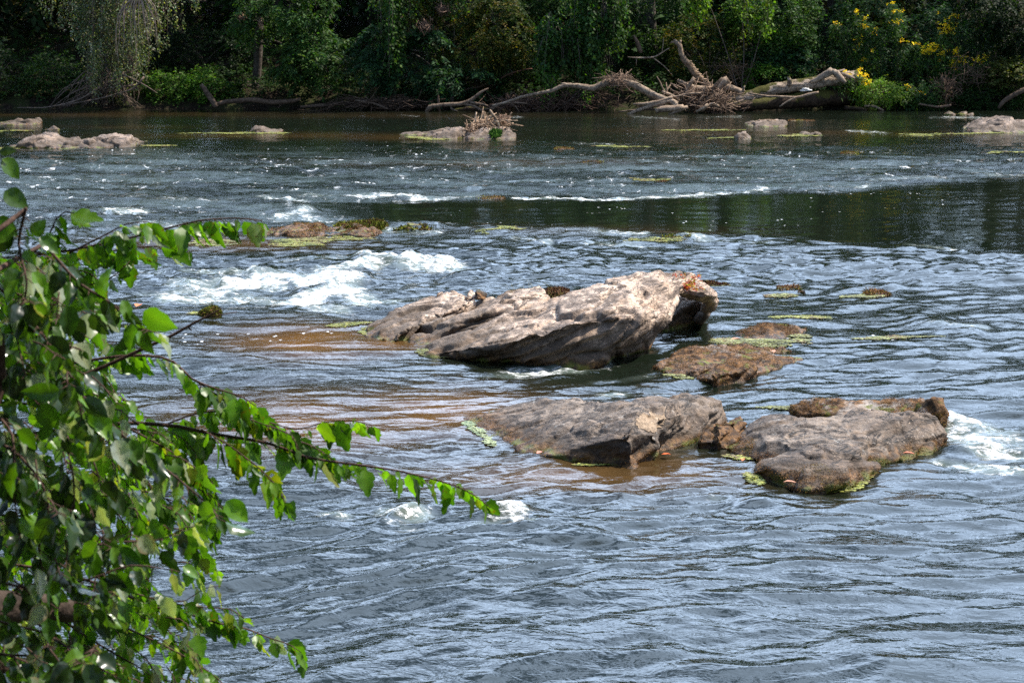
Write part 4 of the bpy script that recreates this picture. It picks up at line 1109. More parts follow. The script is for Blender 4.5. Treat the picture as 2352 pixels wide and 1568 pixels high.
# ---- shrubs and boughs along the bank, left to right
shrub('bank_shrub', 'dull dark shrub at the far left water edge', 'shrub', (-60, 60, 100, 250), 62.0, .9, 500, .10, 'deep', seed=1)
shrub('bank_shrub', 'dark olive shrub between the left edge and the birch twigs', 'shrub', (50, 190, 130, 250), 61.8, .8, 520, .10, 'mid', seed=2)
shrub('bank_shrub', 'dark leafy bank shrub seen behind the birch trunk', 'shrub', (180, 340, 60, 240), 63.2, .8, 500, .12, 'deep', seed=3)
shrub('bank_shrub', 'bright green low shrub right of the birch twig tangle', 'shrub', (335, 450, 165, 250), 61.5, .6, 620, .09, 'bright', seed=4)
shrub('bank_shrub', 'bright green rounded shrub behind the leaning stump', 'shrub', (430, 545, 160, 248), 61.6, .6, 620, .10, 'bright', seed=5)
shrub('bank_shrub', 'green shrub above the thin mossy log on the left bank', 'shrub', (530, 640, 180, 240), 61.7, .5, 360, .09, 'mid', seed=6)
shrub('bank_shrub', 'dim ground ivy slope between the birch and the hickory', 'shrub', (350, 600, 70, 185), 64.0, .9, 700, .10, 'deep', seed=7)
def bough_tree(name, label, rects, y, seed, pal, leaf=.14, root_u=None, trunk_top=-300, mat='leaf_bright', **kw):
    rng = np.random.default_rng(3000 + seed)
    u0 = root_u if root_u is not None else (rects[0][0] + rects[0][1]) / 2
    root = ground_pt(u0, y + 1.3)
    e = empty(name, root, label, 'tree', None)
    tm = MB(); top = at_dist(u0 + 10, trunk_top, y + 1.2)
    tube(tm, [root - [0, 0, .1], (root + top) / 2 + [rng.normal() * .15, 0, 0], top], [.15, .11, .05], 8, .3, .1)
    mb = MB(); allp = []
    for rc in rects:
        area = (rc[1] - rc[0]) * (rc[3] - rc[2])
        p = mass(mb, rng, rc[:4], y + rng.uniform(-.3, .3), .55, int(area / 45), leaf, pal, nleaf=9, length=.36, thr=-.1, freq=1.3, droop=.55, wid=.42, pend=.4, **kw)
        allp.append(p)
        c = p.mean(0); s = root + (top - root) * min(.9, max(.15, (c[2] - root[2]) / (top[2] - root[2]) + .12))
        tube(tm, [s, (s + c) / 2 + [0, 0, .2], c], [.05, .03, .01], 6, .25, wob=.05, seed=seed)
        for i in rng.choice(len(p), min(8, len(p)), replace=False):
            tube(tm, [c, (c + p[i]) / 2 + [0, 0, .05], p[i]], [.012, .009, .004], 4, .3)
    tm.build('trunk', M['bark'], e); mb.build('crown', M[mat], e)
    return e
bough_tree('hickory_tree', 'leafy hickory with boughs hanging in a ragged column left of centre bank', [(540, 640, 0, 95), (545, 610, -60, 40), (625, 700, -40, 60), (640, 780, 50, 130), (655, 770, 105, 200), (690, 760, -50, 50), (630, 720, 130, 185)], 60.8, 1, 'vine')
bough_tree('hickory_tree', 'dark compound leaved tree arching low over the driftwood limb', [(810, 900, 120, 195), (880, 1000, 130, 215), (820, 930, 60, 140), (980, 1060, 150, 215), (1050, 1135, 160, 210), (930, 1030, 70, 150)], 60.6, 2, 'blue', root_u=930)
bough_tree('vine_draped_tree', 'autumn tinged vine draped tree in the middle of the bank', [(1000, 1110, -40, 90), (1080, 1200, -20, 110), (1010, 1150, 70, 170), (900, 1010, -50, 60), (1130, 1230, 40, 140)], 61.3, 3, 'autumn', leaf=.11, root_u=1090)
shrub('bank_shrub', 'very dark shrub under the hanging hickory column', 'shrub', (690, 830, 120, 235), 62.6, .7, 480, .11, 'deep', seed=8)
shrub('bank_shrub', 'dark shaded shrub beneath the vine draped tree', 'shrub', (1090, 1260, 100, 240), 62.4, .7, 620, .10, 'mid', seed=9)

def vine_curtain(label, rects, y, seed, pal='vine', leaf=.10, strands=60, cover=1.0, hang_from=-120):
    """vine stems hanging in front of the wood, heart leaves all the way down"""
    rng = np.random.default_rng(4000 + seed)
    r0 = rects[0]; root = at_dist((r0[0] + r0[1]) / 2, r0[3], y); root[2] = float(land_z(root[:1], np.array([y]))[0])
    e = empty('hanging_vine', root, label, 'vine', 'vines hanging over the far bank')
    mb = MB(); sm = MB()
    for (u0, u1, v0, v1) in rects:
        ns = max(4, int(strands * (u1 - u0) / 100 * cover))
        for k in range(ns):
            u = rng.uniform(u0, u1); mid = 1 - ((u - (u0 + u1) / 2) / ((u1 - u0) / 2)) ** 2
            ve = v0 + (v1 - v0) * (.45 + .55 * mid) * rng.uniform(.55, 1.05)
            yy = y + rng.normal() * .22 - .25 * mid
            a = at_dist(u, v0 + min(0, rng.normal() * 20), yy); b = at_dist(u + rng.normal() * 8, ve, yy)
            n = max(4, int((a[2] - b[2]) / .075)); t = np.linspace(0, 1, n)[:, None]
            p = a + (b - a) * t + .09 * np.stack([noise3(np.stack([t[:, 0] * 4 + k, t[:, 0] + seed, t[:, 0]], 1)), noise3(np.stack([t[:, 0] * 4, t[:, 0] + k, t[:, 0]], 1)), 0 * t[:, 0]], 1)
            keep = noise3(p * 1.6 + seed) > -.32
            p = p[keep]
            if len(p) == 0: continue
            spray_leaves(mb, p, rng.normal(size=p.shape) * [1, .6, .3] + [0, -.5, -.4], .10, 2, leaf, pick(rng, pal, len(p), p) * rng.uniform(.75, 1.25), rng, .3, .85, up=.5, jit=.4, pend=.6)
            if k % 4 == 0: tube(sm, [a, (a + b) / 2, b], [.012, .009, .005], 4, .5, wob=.05, seed=k)
    xs_ = [at_dist((r[0] + r[1]) / 2, r[2], y) for r in rects]
    for q in xs_: tube(sm, [root, (root + q) / 2 + [.1, .15, 0], q], [.02, .016, .01], 5, .4, wob=.05, seed=seed)
    mb.build('foliage', M['leaf_bright'], e); sm.build('stem', M['twig'], e)
vine_curtain('long narrow strand of vine hanging left of the tree with the debris clump', [(862, 940, -60, 190), (880, 925, 100, 180)], 60.3, 1)
vine_curtain('broad leafy column of vine right of the middle of the bank', [(1300, 1415, -80, 150), (1230, 1330, 60, 190), (1290, 1400, 90, 225), (1240, 1300, 100, 225), (1380, 1440, 0, 130)], 60.6, 2, strands=75)
vine_curtain('short fringe of vine along the top edge beside the narrow strand', [(990, 1080, -80, 40), (940, 1000, -80, 30)], 60.8, 3, strands=40)
vine_curtain('loose vine with yellow green leaves right of the dark trunk gap', [(1690, 1720, -40, 130), (1745, 1790, -20, 100), (1560, 1640, -60, 60)], 61.0, 4, pal='lime', strands=34)
vine_curtain('small bright vine hanging on the trunk of the driftwood arch', [(1235, 1275, 170, 245), (1330, 1350, 200, 240)], 59.9, 5, pal='bright', leaf=.08, strands=30)

shrub('bank_thicket', 'brown green thicket behind the upright dead branch', 'shrub', (1520, 1720, 30, 200), 62.6, .8, 900, .10, 'autumn', seed=11)
shrub('bank_thicket', 'bright vine smothered thicket left of the tall leafy stalks', 'shrub', (1665, 1890, -40, 130), 62.2, .9, 1300, .11, 'vine', seed=12, extra=(((1680, 1760, 0, 110), 200, 'lime'), ((1740, 1850, 60, 110), 160, 'bright')))
shrub('bank_thicket', 'dark broad leaved thicket low behind the fallen log', 'shrub', (1700, 1860, 90, 200), 62.0, .6, 620, .14, 'blue', seed=13)
shrub('bank_shrub', 'bright green shrub sprouting just above the fallen log', 'shrub', (1720, 1800, 150, 215), 61.3, .4, 420, .08, 'bright', seed=14)
shrub('bank_shrub', 'leafy green shrub between two tall stalks above the fallen log', 'shrub', (1800, 1870, 165, 215), 61.3, .4, 360, .08, 'mid', seed=15)
shrub('bank_thicket', 'dark green thicket behind the tree root end of the fallen log', 'shrub', (1430, 1540, 60, 210), 63.2, .7, 700, .11, 'mid', seed=16)
shrub('bank_thicket', 'deep green thicket behind the yellow flower clumps', 'shrub', (1880, 2080, -30, 190), 63.0, .8, 1100, .10, 'blue', seed=17)
shrub('bank_thicket', 'deep green thicket right of the yellow flower clumps', 'shrub', (2060, 2260, 20, 200), 63.0, .8, 1000, .10, 'blue', seed=18)
shrub('overhang_shrub', 'bright leaved creeper spilling over the cut bank right of the log', 'shrub', (1960, 2080, 190, 232), 60.5, .5, 520, .075, 'lime', seed=19)
shrub('overhang_shrub', 'dim creeper over the dark hollow left of the root clump', 'shrub', (2060, 2180, 185, 240), 60.7, .5, 520, .08, 'vine', seed=20)
shrub('bank_shrub', 'low green shrub at the foot of the right bank', 'shrub', (2190, 2370, 205, 250), 60.9, .5, 600, .08, 'mid', seed=21)
shrub('sumac_shrub', 'yellowish feather leaved sumac at the right edge', 'shrub', (2270, 2370, 140, 190), 60.9, .5, 330, .12, 'olive', seed=22, nleaf=9)
bough_tree('shade_tree', 'dark tree filling the upper right corner of the bank', [(2230, 2330, -40, 60), (2280, 2390, 0, 110), (2240, 2300, 40, 100), (2300, 2400, 80, 170), (2190, 2260, -50, 30)], 61.2, 6, 'deep', leaf=.13, root_u=2360)
bough_tree('shade_tree', 'dark leaning tree behind the dim thicket at upper centre', [(1180, 1290, -60, 30), (1420, 1480, -50, 50), (1500, 1580, -60, 20), (1250, 1330, -80, 10)], 62.0, 7, 'mid', leaf=.12, root_u=1503)

# ---- tall leafy stalks and yellow flowers
def stalk_plant(label, u, v0, v1, y, seed, pal='blue', w=.30, leaf=.20, n=3):
    rng = np.random.default_rng(5000 + seed)
    base = at_dist(u, v1, y); g = float(land_z(base[:1], np.array([y]))[0]); root = np.array([base[0], y, min(g, base[2])])
    e = empty('tall_stalk', root, label, 'plant', 'tall leafy stalks on the far bank')
    sm = MB(); lm = MB()
    for k in range(n):
        q = at_dist(u + rng.normal() * 9, v0 + abs(rng.normal()) * 14, y + rng.normal() * .12)
        r = root + [rng.normal() * .1, rng.normal() * .1, 0]
        tube(sm, [r, (r + q) / 2 + [rng.normal() * .05, 0, 0], q], [.014, .011, .005], 5, .3, col=(.6, .9, .4))
        m = max(8, int(np.linalg.norm(q - r) / .045)); t = np.linspace(.12, 1, m)[:, None]; p = r + (q - r) * t
        a = rng.uniform(0, 6.28, m); d = np.stack([np.cos(a), np.sin(a), .25 * np.ones(m)], 1)
        sc = np.where(t[:, 0] > .85, .55, 1.0)
        spray_leaves(lm, p, d, leaf * .3, 2, leaf * .85, pick(rng, pal, m, p) * rng.uniform(.9, 1.35), rng, .5, .24, up=.9, jit=.25, pend=.5)
    sm.build('stem', M['twig'], e); lm.build('foliage', M['leaf_bright'], e)
for k, (u, v0, v1, lb) in enumerate([(1850, 92, 195, 'isolated tall leafy stalk above the middle of the fallen log'), (1905, 110, 205, 'short leafy stalk beside the forked root of the log'), (1945, 60, 190, 'tallest leafy stalk left of the main yellow flowers'),
        (1988, 70, 200, 'leafy stalk straight above the flowers on the log end'), (2025, 60, 190, 'leafy stalk under the upper middle flowers'), (2065, 40, 180, 'slim leafy stalk left of the brightest flower clump'), (2095, 70, 190, 'bushy stalk between flower clumps'),
        (1800, 140, 205, 'little leafy stalk at the left foot of the thicket'), (2160, 60, 170, 'leafy stalk under the top right flower cluster')]):
    stalk_plant(lb, u, v0, v1, 61.6 + .1 * (k % 3), k)
def flowers(label, spots, y, seed):
    rng = np.random.default_rng(6000 + seed)
    uu = np.mean([s[0] for s in spots]); root = ground_pt(uu, y + .2)
    e = empty('flowering_plant', root, label, 'plant', 'yellow flowering plants on the far bank')
    sm = MB(); fm = MB(); lm = MB()
    for (u, v, ru, rv, n) in spots:
        for k in range(n):
            c = at_dist(u + rng.normal() * ru * .5, v + rng.normal() * rv * .5, y + rng.normal() * .1)
            # a head: a tuft of petals around
            m = 7; a = rng.uniform(0, 6.28, m); d = np.stack([np.cos(a), np.sin(a) - .4, rng.uniform(0, .9, m)], 1)
            spray_leaves(fm, np.repeat(c[None], m, 0) + rng.normal(size=(m, 3)) * .022, d, .02, 1, .055, np.array([(.90, .62, .01), (.85, .52, .01), (.92, .70, .04)])[rng.integers(0, 3, m)], rng, .1, .8)
            if k % 3 == 0:
                s = at_dist(u + rng.normal() * ru * .3, v + rv + 18, y + .1); tube(sm, [s, (s + c) / 2, c], [.008, .006, .004], 4, .3, col=(.6, .9, .4))
        p = np.array([at_dist(u + rng.normal() * ru * .7, v + rv * .8 + abs(rng.normal()) * 18, y + rng.normal() * .15) for _ in range(30)])
        spray_leaves(lm, p, rng.normal(size=p.shape) + [0, -.3, .2], .22, 6, .12, pick(rng, 'vine', 30, p), rng, .5, .3, pend=.5)
        s = at_dist(u, v + rv, y + .1); tube(sm, [root, (root + s) / 2 + [rng.normal() * .1, 0, 0], s], [.012, .01, .006], 5, .3, col=(.6, .9, .4))
    sm.build('stem', M['twig'], e); lm.build('foliage', M['leaf_bright'], e); fm.build('blossom', M['petal'], e)
flowers('brightest flat topped yellow flower clump at right of the bank', [(2136, 108, 26, 10, 34), (2130, 118, 22, 8, 16), (2160, 130, 10, 12, 7)], 61.2, 1)
flowers('yellow flower clump just right of the brightest one', [(2195, 118, 16, 10, 14), (2205, 135, 18, 14, 16), (2185, 145, 10, 14, 9), (2198, 158, 8, 10, 8)], 61.2, 2)
flowers('highest yellow flower clump, under the dark tree at upper right', [(2180, 60, 26, 20, 34), (2192, 38, 14, 8, 10), (2170, 75, 14, 10, 10)], 61.4, 3)
flowers('small yellow flower clump at far right by the leaning twigs', [(2245, 135, 14, 10, 13), (2262, 135, 8, 8, 6), (2235, 145, 8, 8, 4)], 61.2, 4)
flowers('yellow flower clump hanging over the end of the fallen log', [(1985, 180, 14, 20, 26), (1990, 195, 12, 10, 14), (1975, 165, 8, 10, 6), (1950, 175, 12, 5, 8), (1935, 165, 8, 4, 5)], 60.4, 5)
flowers('low yellow flower clump on the creeper over the cut bank', [(2095, 205, 10, 7, 9), (2110, 213, 16, 5, 12), (2085, 196, 8, 6, 4)], 60.4, 6)
flowers('scattered yellow flowers at the top of the tall stalks on the left', [(1966, 28, 8, 7, 7), (1982, 60, 10, 8, 8), (1975, 95, 12, 10, 9), (2010, 70, 8, 6, 5), (1990, 42, 12, 6, 4), (1920, 52, 10, 6, 4), (1968, 110, 6, 6, 3), (2005, 115, 4, 6, 4)], 61.5, 7)
flowers('scattered yellow flowers in the upper middle of the stalks', [(2055, 50, 16, 6, 9), (2060, 25, 16, 5, 6), (2075, 95, 12, 8, 6), (2100, 100, 14, 6, 6), (2045, 8, 14, 6, 4), (1985, 135, 8, 4, 6)], 61.5, 8)

# ------------------------------------------------------------------ logs and driftwood
def wood(name, label, cat, pts, y, radii, mat='drift', group=None, sides=9, rough=.14, col=(1, 1, 1), wob=0.0, seed=0, step=.12, forks=(), part='limb'):
    """one piece of wood: trunk through survey points (u, v[, y]), side limbs as parts"""
    P = [at_dist(p[0], p[1], p[2] if len(p) > 2 else y) for p in pts]
    R = [r * px(y) for r in radii]
    mb = MB(); tube(mb, P, R, sides, step, rough, col, wob, seed)
    o = mb.build(name, M[mat], None, P[0]); tag(o, label, cat, group)
    for fk in forks:
        q = [at_dist(p[0], p[1], p[2] if len(p) > 2 else y) for p in fk[0]]
        m2 = MB(); tube(m2, q, [r * px(y) for r in fk[1]], 7, step, rough, col, wob, seed + 5)
        m2.build(part, M[mat], o)
    return o
LOGG = 'driftwood of the log jam'
# big trunk and the rotten log under it
wood('fallen_log', 'massive sunlit fallen trunk with flaking bark lying along the far bank', 'log', [(1652, 232, 59.9), (1690, 231, 59.9), (1725, 221, 59.9), (1765, 207, 60.0), (1815, 199, 60.1), (1870, 190, 60.2), (1920, 182, 60.4), (1972, 178, 60.7)], 60, [11, 14.5, 14.5, 13.5, 13.5, 14.5, 15.5, 16], 'log', None, 16, .15, step=.07,
     forks=[([(1815, 195, 59.9), (1813, 184, 59.8), (1811, 176, 59.8)], [7, 5, 3]), ([(1708, 215, 59.9), (1707, 205, 59.8), (1711, 196, 59.8)], [4, 3, 1.5])], part='branch_stub')
wood('rotten_log', 'mossy dark rotten log in the water under the sunlit trunk', 'log', [(1630, 246, 59.6), (1700, 243, 59.7), (1780, 236, 59.9), (1860, 228, 60.2), (1930, 222, 60.6), (1990, 220, 61.0)], 60, [9, 12, 15, 18, 20, 21], 'oldlog', None, 16, .16, step=.08)
wood('root_fork', 'bare forked root wood resting on the right end of the sunlit trunk', 'driftwood', [(1862, 190, 60.0), (1885, 178, 60.0), (1905, 166, 60.0), (1912, 159, 60.0)], 60, [4, 7, 9, 6], 'drift', None, 10, .2,
     forks=[([(1908, 164, 60), (1922, 170, 59.95), (1932, 182, 59.9), (1941, 190, 59.9)], [7, 8, 7, 5]), ([(1915, 164, 60), (1935, 170, 60.1), (1962, 181, 60.2)], [5, 5, 4]), ([(1922, 166, 60), (1940, 160, 60.1)], [4, 2])], part='root')
for k, (u, v) in enumerate([(1850, 202), (1857, 205), (1845, 206)]):
    c = at_dist(u, v + 1, 59.65); mb = MB(); a = np.linspace(0, 2 * math.pi, 12, endpoint=False)
    ring = c + np.stack([np.cos(a) * .11, np.sin(a) * .08, 0 * a], 1); V = np.concatenate([ring, ring + [0, 0, -.035], [c + [0, 0, .015]], [c - [0, 0, .05]]])
    T = [(i, (i + 1) % 12, 24) for i in range(12)] + [(12 + (i + 1) % 12, 12 + i, 25) for i in range(12)]; Q = [(i, 12 + i, 12 + (i + 1) % 12, (i + 1) % 12) for i in range(12)]
    mb.add(V, Q, T, (.8, .78, .74)); tag(mb.build('bracket_fungus', M['fungus'], None, c), 'white bracket fungus on the front of the sunlit trunk', 'fungus', 'white fungi on the sunlit trunk')

# upright dead branch with shelf fungi
dead = wood('dead_branch', 'upright crooked dead branch lined with orange shelf fungi', 'branch', [(1640, 212), (1620, 193), (1598, 172), (1585, 152), (1572, 138), (1564, 122), (1561, 105), (1552, 97)], 60.2, [9, 8.5, 8, 8, 7, 6, 6, 5], 'drift', None, 10, .14, (.85, .8, .75),
     forks=[([(1559, 103), (1563, 96), (1564, 92)], [4, 3, 2]), ([(1554, 97), (1547, 92)], [4, 2.5]), ([(1552, 97), (1543, 97), (1540, 99)], [3, 2, 1])], part='branch_stub')
fm = MB(); rng = np.random.default_rng(3)
for t in np.linspace(0, 1, 24):
    u = 1576 + 52 * t; v = np.interp(u, [1572, 1585, 1598, 1620, 1640], [138, 152, 172, 193, 212])
    c = at_dist(u + 7, v - 2, 60.02) + rng.normal(size=3) * .02; r = rng.uniform(.06, .12) * (.5 + .6 * t)
    a = np.linspace(0, 2 * math.pi, 9, endpoint=False); ring = c + np.stack([np.cos(a) * r, np.sin(a) * r, 0 * a], 1)
    V = np.concatenate([ring, ring * 1 + [0, 0, -.02], [c + [0, 0, .012]], [c - [0, 0, .04]]])
    T = [(i, (i + 1) % 9, 18) for i in range(9)] + [(9 + (i + 1) % 9, 9 + i, 19) for i in range(9)]; Q = [(i, 9 + i, 9 + (i + 1) % 9, (i + 1) % 9) for i in range(9)]
    fm.add(V, Q, T, np.array([.62, .42, .26]) * rng.uniform(.8, 1.15))
fm.build('shelf_fungus', M['fungus'], dead)

wood('driftwood_arch', 'long pale driftwood limb arching from the water to the log jam', 'driftwood', [(1130, 243, 59.4), (1160, 236, 59.4), (1195, 224, 59.3), (1225, 217, 59.3), (1265, 209, 59.3), (1295, 197, 59.3), (1330, 198, 59.3), (1362, 203, 59.3), (1388, 192, 59.3), (1420, 189, 59.3), (1450, 193, 59.2), (1475, 205, 59.1), (1500, 218, 58.9), (1530, 230, 58.7), (1555, 240, 58.6)], 59.3,
     [2.5, 3, 3.2, 3.5, 4.5, 5, 6, 8, 8, 8, 9, 9, 8, 7, 7], 'drift', None, 10, .16, (.95, .93, .9), step=.1,
     forks=[([(1310, 197), (1296, 193), (1288, 193)], [4, 3, 2]), ([(1530, 230, 58.7), (1548, 235, 58.5), (1556, 250, 58.4)], [6, 6, 6])], part='branch_stub')
# debris clumps
def twig_clump(name, label, u, v, ru, rv, y, n, seed, col=(1, 1, 1), length=.5, r=.010, flat=.5, group=None, mat='debris', cat='debris'):
    rng = np.random.default_rng(7000 + seed); mb = MB()
    for k in range(n):
        c = at_dist(u + rng.normal() * ru * .5, v + rng.normal() * rv * .5, y + rng.normal() * .22)
        d = unit(rng.normal(size=3) * [1, .7, flat]) * length * rng.uniform(.2, .6)
        m = c + rng.normal(size=3) * .04
        tube(mb, [c - d, m, c + d], [r * rng.uniform(.5, 1.6), r, r * .4], 4, .25, 0, np.array(col) * rng.uniform(.6, 1.7))
    o = mb.build(name, M[mat], None, at_dist(u, v, y)); tag(o, label, cat, group); return o
FD = 'flood debris caught in branches'
twig_clump('debris_clump', 'nest like clump of twigs caught on top of the driftwood arch', 1420, 186, 34, 16, 59.25, 150, 1, (1.1, 1, .95), .55, group=FD)
twig_clump('debris_clump', 'brown matted twig mass in the heart of the log jam', 1615, 226, 64, 26, 59.2, 230, 2, (1.1, 1.0, .92), .95, .014, .7, group=FD)
twig_clump('debris_clump', 'low matted twigs at the right foot of the log jam', 1640, 243, 46, 14, 59.0, 130, 3, (.95, .85, .78), .7, .013, .6, group=FD)
twig_clump('root_clump', 'brown root clump hanging out of the cut bank at right', 2172, 208, 22, 26, 60.5, 320, 4, (.9, .75, .65), .5, .010, 1.2, cat='roots')
twig_clump('root_clump', 'dim trailing roots under the bright creeper', 2050, 232, 80, 16, 60.9, 160, 5, (.5, .42, .38), .6, .009, 1.4, cat='roots')
twig_clump('debris_clump', 'shaggy brown debris hanging high in the vine draped tree', 976, 62, 12, 14, 60.3, 120, 6, (1.2, 1.0, .9), .35, .010, .9, group=FD)
twig_clump('debris_clump', 'small brown debris tuft at the top edge of the vine draped tree', 1018, 22, 12, 14, 60.5, 90, 7, (1, .85, .8), .35, .010, .9, group=FD)
twig_clump('debris_clump', 'pale rag of debris dangling from the hickory boughs', 598, 52, 4, 12, 60.4, 40, 8, (1.8, 1.6, 1.5), .25, .012, 1.6, group=FD)
twig_clump('debris_clump', 'brown rag of debris on the left tip of the hickory boughs', 558, 42, 10, 9, 60.4, 50, 9, (1.1, .9, .8), .25, .010, .8, group=FD)
twig_clump('brush_heap', 'dark heap of dead twigs along the water under the hickory', 880, 238, 110, 13, 60.2, 260, 10, (.55, .48, .44), 1.1, .011, .22, cat='brush')
twig_clump('brush_heap', 'dead twig heap at the water between the arch and the curved limb', 1230, 240, 110, 16, 60.2, 330, 11, (.7, .58, .54), .9, .010, .5, cat='brush')
twig_clump('brush_heap', 'dangling rootlets under the broad vine column', 1330, 232, 80, 20, 60.5, 200, 12, (.6, .52, .5), .8, .009, 1.3, cat='brush')
twig_clump('brush_heap', 'fine grey twigs of a dead bush behind the dead branch', 1690, 165, 50, 22, 61.2, 60, 13, (.8, .7, .62), .9, .008, .6, cat='brush')
twig_clump('brush_heap', 'leaning spray of brown twigs at far right over the root clump', 2235, 170, 50, 26, 60.6, 60, 14, (.8, .68, .6), .9, .008, .7, cat='brush')
# the sticks of the jam, each a piece of its own
JAM = [
 ([(1440, 263), (1490, 246), (1540, 231)], [3, 5.5, 6], 58.6, 'long squared driftwood plank like stick at the left foot of the log jam'),
 ([(1455, 240), (1500, 236), (1545, 224)], [2, 4.5, 4], 58.6, 'upper flat stick pointing left out of the log jam'),
 ([(1420, 256), (1470, 253), (1530, 252)], [1.5, 2.5, 2], 58.7, 'dark thin stick low on the water left of the log jam'),
 ([(1490, 240), (1530, 246), (1570, 250)], [3, 4, 4], 58.6, 'grey stick lying level in front of the log jam'),
 ([(1505, 256), (1530, 249), (1570, 247)], [6, 8, 7], 58.4, 'stout barkless log end with green moss at the front of the log jam'),
 ([(1535, 262), (1560, 252), (1580, 246)], [3, 5, 4], 58.4, 'short splintered stick leaning on the log jam front'),
 ([(1600, 258), (1618, 248), (1626, 240)], [2.5, 4, 3], 58.5, 'pale stake slanting up out of the log jam front'),
 ([(1612, 256), (1625, 243), (1640, 238), (1652, 243)], [3, 4, 4, 3], 58.6, 'bent pale root knee at the right front of the log jam'),
 ([(1570, 226), (1582, 200), (1596, 180)], [4, 5, 4], 59.2, 'pale branch standing up at the left of the log jam'),
 ([(1572, 210), (1600, 216), (1650, 220)], [3, 6, 7], 59.2, 'thick dark driftwood lying across the middle of the log jam'),
 ([(1556, 184), (1590, 203), (1640, 206), (1672, 182)], [3, 9, 10, 9], 59.5, 'thick smooth driftwood log with a sawn looking end raised at right'),
 ([(1640, 207), (1665, 200), (1700, 211), (1730, 226)], [7, 8, 7, 5], 59.9, 'barky limb joining the log jam to the sunlit trunk'),
 ([(1631, 215), (1645, 196), (1660, 178)], [6, 5, 2], 59.1, 'dark broken limb standing upright in the log jam'),
 ([(1520, 210), (1545, 220), (1560, 232)], [2.5, 4, 4], 58.9, 'short stub leaning left in the log jam'),
 ([(1528, 214), (1516, 190), (1508, 176)], [1.8, 1.4, 1], 58.9, 'thin forked twig rising from the left of the log jam'),
 ([(1540, 224), (1575, 217), (1610, 213)], [1.5, 2.5, 2], 58.8, 'thin pale stick lying over the log jam'),
 ([(1660, 248), (1684, 238), (1712, 228)], [2, 3, 2.5], 59.3, 'thin stick leaning against the rotten log'),
 ([(1720, 215), (1780, 222), (1830, 224), (1880, 212)], [1.5, 2.5, 3, 3], 59.3, 'long thin branch lying across the mossy rotten log'),
 ([(1790, 246), (1810, 232), (1835, 222)], [1.5, 2.2, 2], 59.2, 'thin stick leaning on the front of the rotten log'),
 ([(1480, 212), (1495, 226), (1510, 232)], [2, 5, 3], 59.8, 'dark curved root behind the left end of the log jam'),
 ([(1640, 240), (1655, 222), (1668, 212)], [2, 3, 2], 59.0, 'slanting brown stick at the right of the log jam'),
 ([(1985, 243), (2010, 246), (2030, 254)], [2, 3, 2], 60.0, 'small broken stick below the creeper'),
]
for k, (p, r, y, lb) in enumerate(JAM):
    wood('driftwood_stick', lb, 'driftwood', p, y, r, 'drift', LOGG, 8, .16, np.array([1, .95, .9]) * (.45 if 'dark' in lb else (.75 if 'grey' in lb or 'brown' in lb else 1.0)), .03, k)
# left and middle bank wood
wood('leaning_stump', 'broken grey stump leaning left on the left bank', 'stump', [(462, 194), (475, 213), (488, 232), (496, 246)], 60.0, [4.5, 6, 6.5, 7], 'bark', None, 9, .15, (1.5, 1.25, 1.05))
wood('fallen_log', 'long thin brown log lying along the left bank beside the leaning stump', 'log', [(490, 240), (530, 234), (580, 230), (625, 235), (665, 233), (690, 227)], 60.1, [4.5, 5.5, 6, 6, 5, 3], 'bark', None, 9, .12, (1.3, 1.05, .85), .03, 3, forks=[([(640, 235), (645, 243), (640, 248)], [2, 1.5, 1])])
wood('driftwood_stick', 'dull log half sunk at the water below the hickory', 'driftwood', [(690, 246), (730, 243), (780, 240)], 60.1, [3, 4.5, 3], 'bark', None, 8, .15, (1.1, .9, .75))
wood('curved_limb', 'grey driftwood limb curving up out of the water before the middle bank', 'driftwood', [(980, 257), (988, 247), (1005, 243), (1035, 240), (1060, 238), (1085, 228), (1105, 212), (1122, 203)], 59.4, [5, 5.5, 5, 4.8, 4.5, 4, 3.2, 1.5], 'drift', None, 9, .12, (.62, .58, .56), .02, 2,
     forks=[([(1035, 240), (1037, 250), (1050, 256)], [3, 2.8, 2]), ([(1060, 238), (1090, 245), (1108, 256)], [3.5, 3, 2]), ([(1080, 236), (1110, 240), (1120, 243)], [3, 2.5, 2])], part='branch')
wood('curved_limb', 'thin grey limb bowed over the water left of the curved driftwood limb', 'driftwood', [(815, 232), (845, 235), (870, 242), (890, 250)], 59.8, [2, 2.5, 3, 2.5], 'drift', None, 7, .12, (.45, .42, .41), .02, 4)
wood('dead_sapling', 'thin dead sapling standing in the water behind the curved limb', 'branch', [(1009, 256), (1006, 230), (1002, 205)], 59.7, [3.5, 3, 1.5], 'bark', None, 7, .12, (1.2, 1, .9), .03)
wood('mossy_log', 'short mossy log at the water right of the curved limb', 'log', [(1035, 255), (1080, 250), (1120, 251)], 60.0, [3, 6, 4], 'oldlog', None, 9, .14, (1.2, 1.2, 1.2))
wood('crooked_limb', 'crooked dead limb under the arch with two legs in the water', 'driftwood', [(1100, 252), (1130, 247), (1170, 236), (1210, 238)], 59.6, [1.5, 2.2, 2.2, 1.5], 'drift', None, 7, .12, (.6, .55, .52), .04, 6, forks=[([(1170, 236), (1185, 246), (1190, 255)], [2, 1.8, 1.2]), ([(1140, 245), (1130, 252), (1120, 257)], [1.8, 1.5, 1])], part='branch')
wood('bare_branch', 'whitish bare branch reaching left across the dark trunk gap', 'branch', [(1442, 130), (1470, 133), (1500, 132), (1520, 122), (1538, 112)], 60.2, [1.2, 2.0, 2.0, 1.6, 1], 'drift', None, 6, .1, (1.0, 1, 1), .03, 8, forks=[([(1500, 132), (1525, 152), (1545, 172)], [1.2, 1, .6]), ([(1520, 122), (1524, 100), (1523, 88)], [.9, .7, .4]), ([(1462, 133), (1461, 150)], [.8, .5])], part='twig')
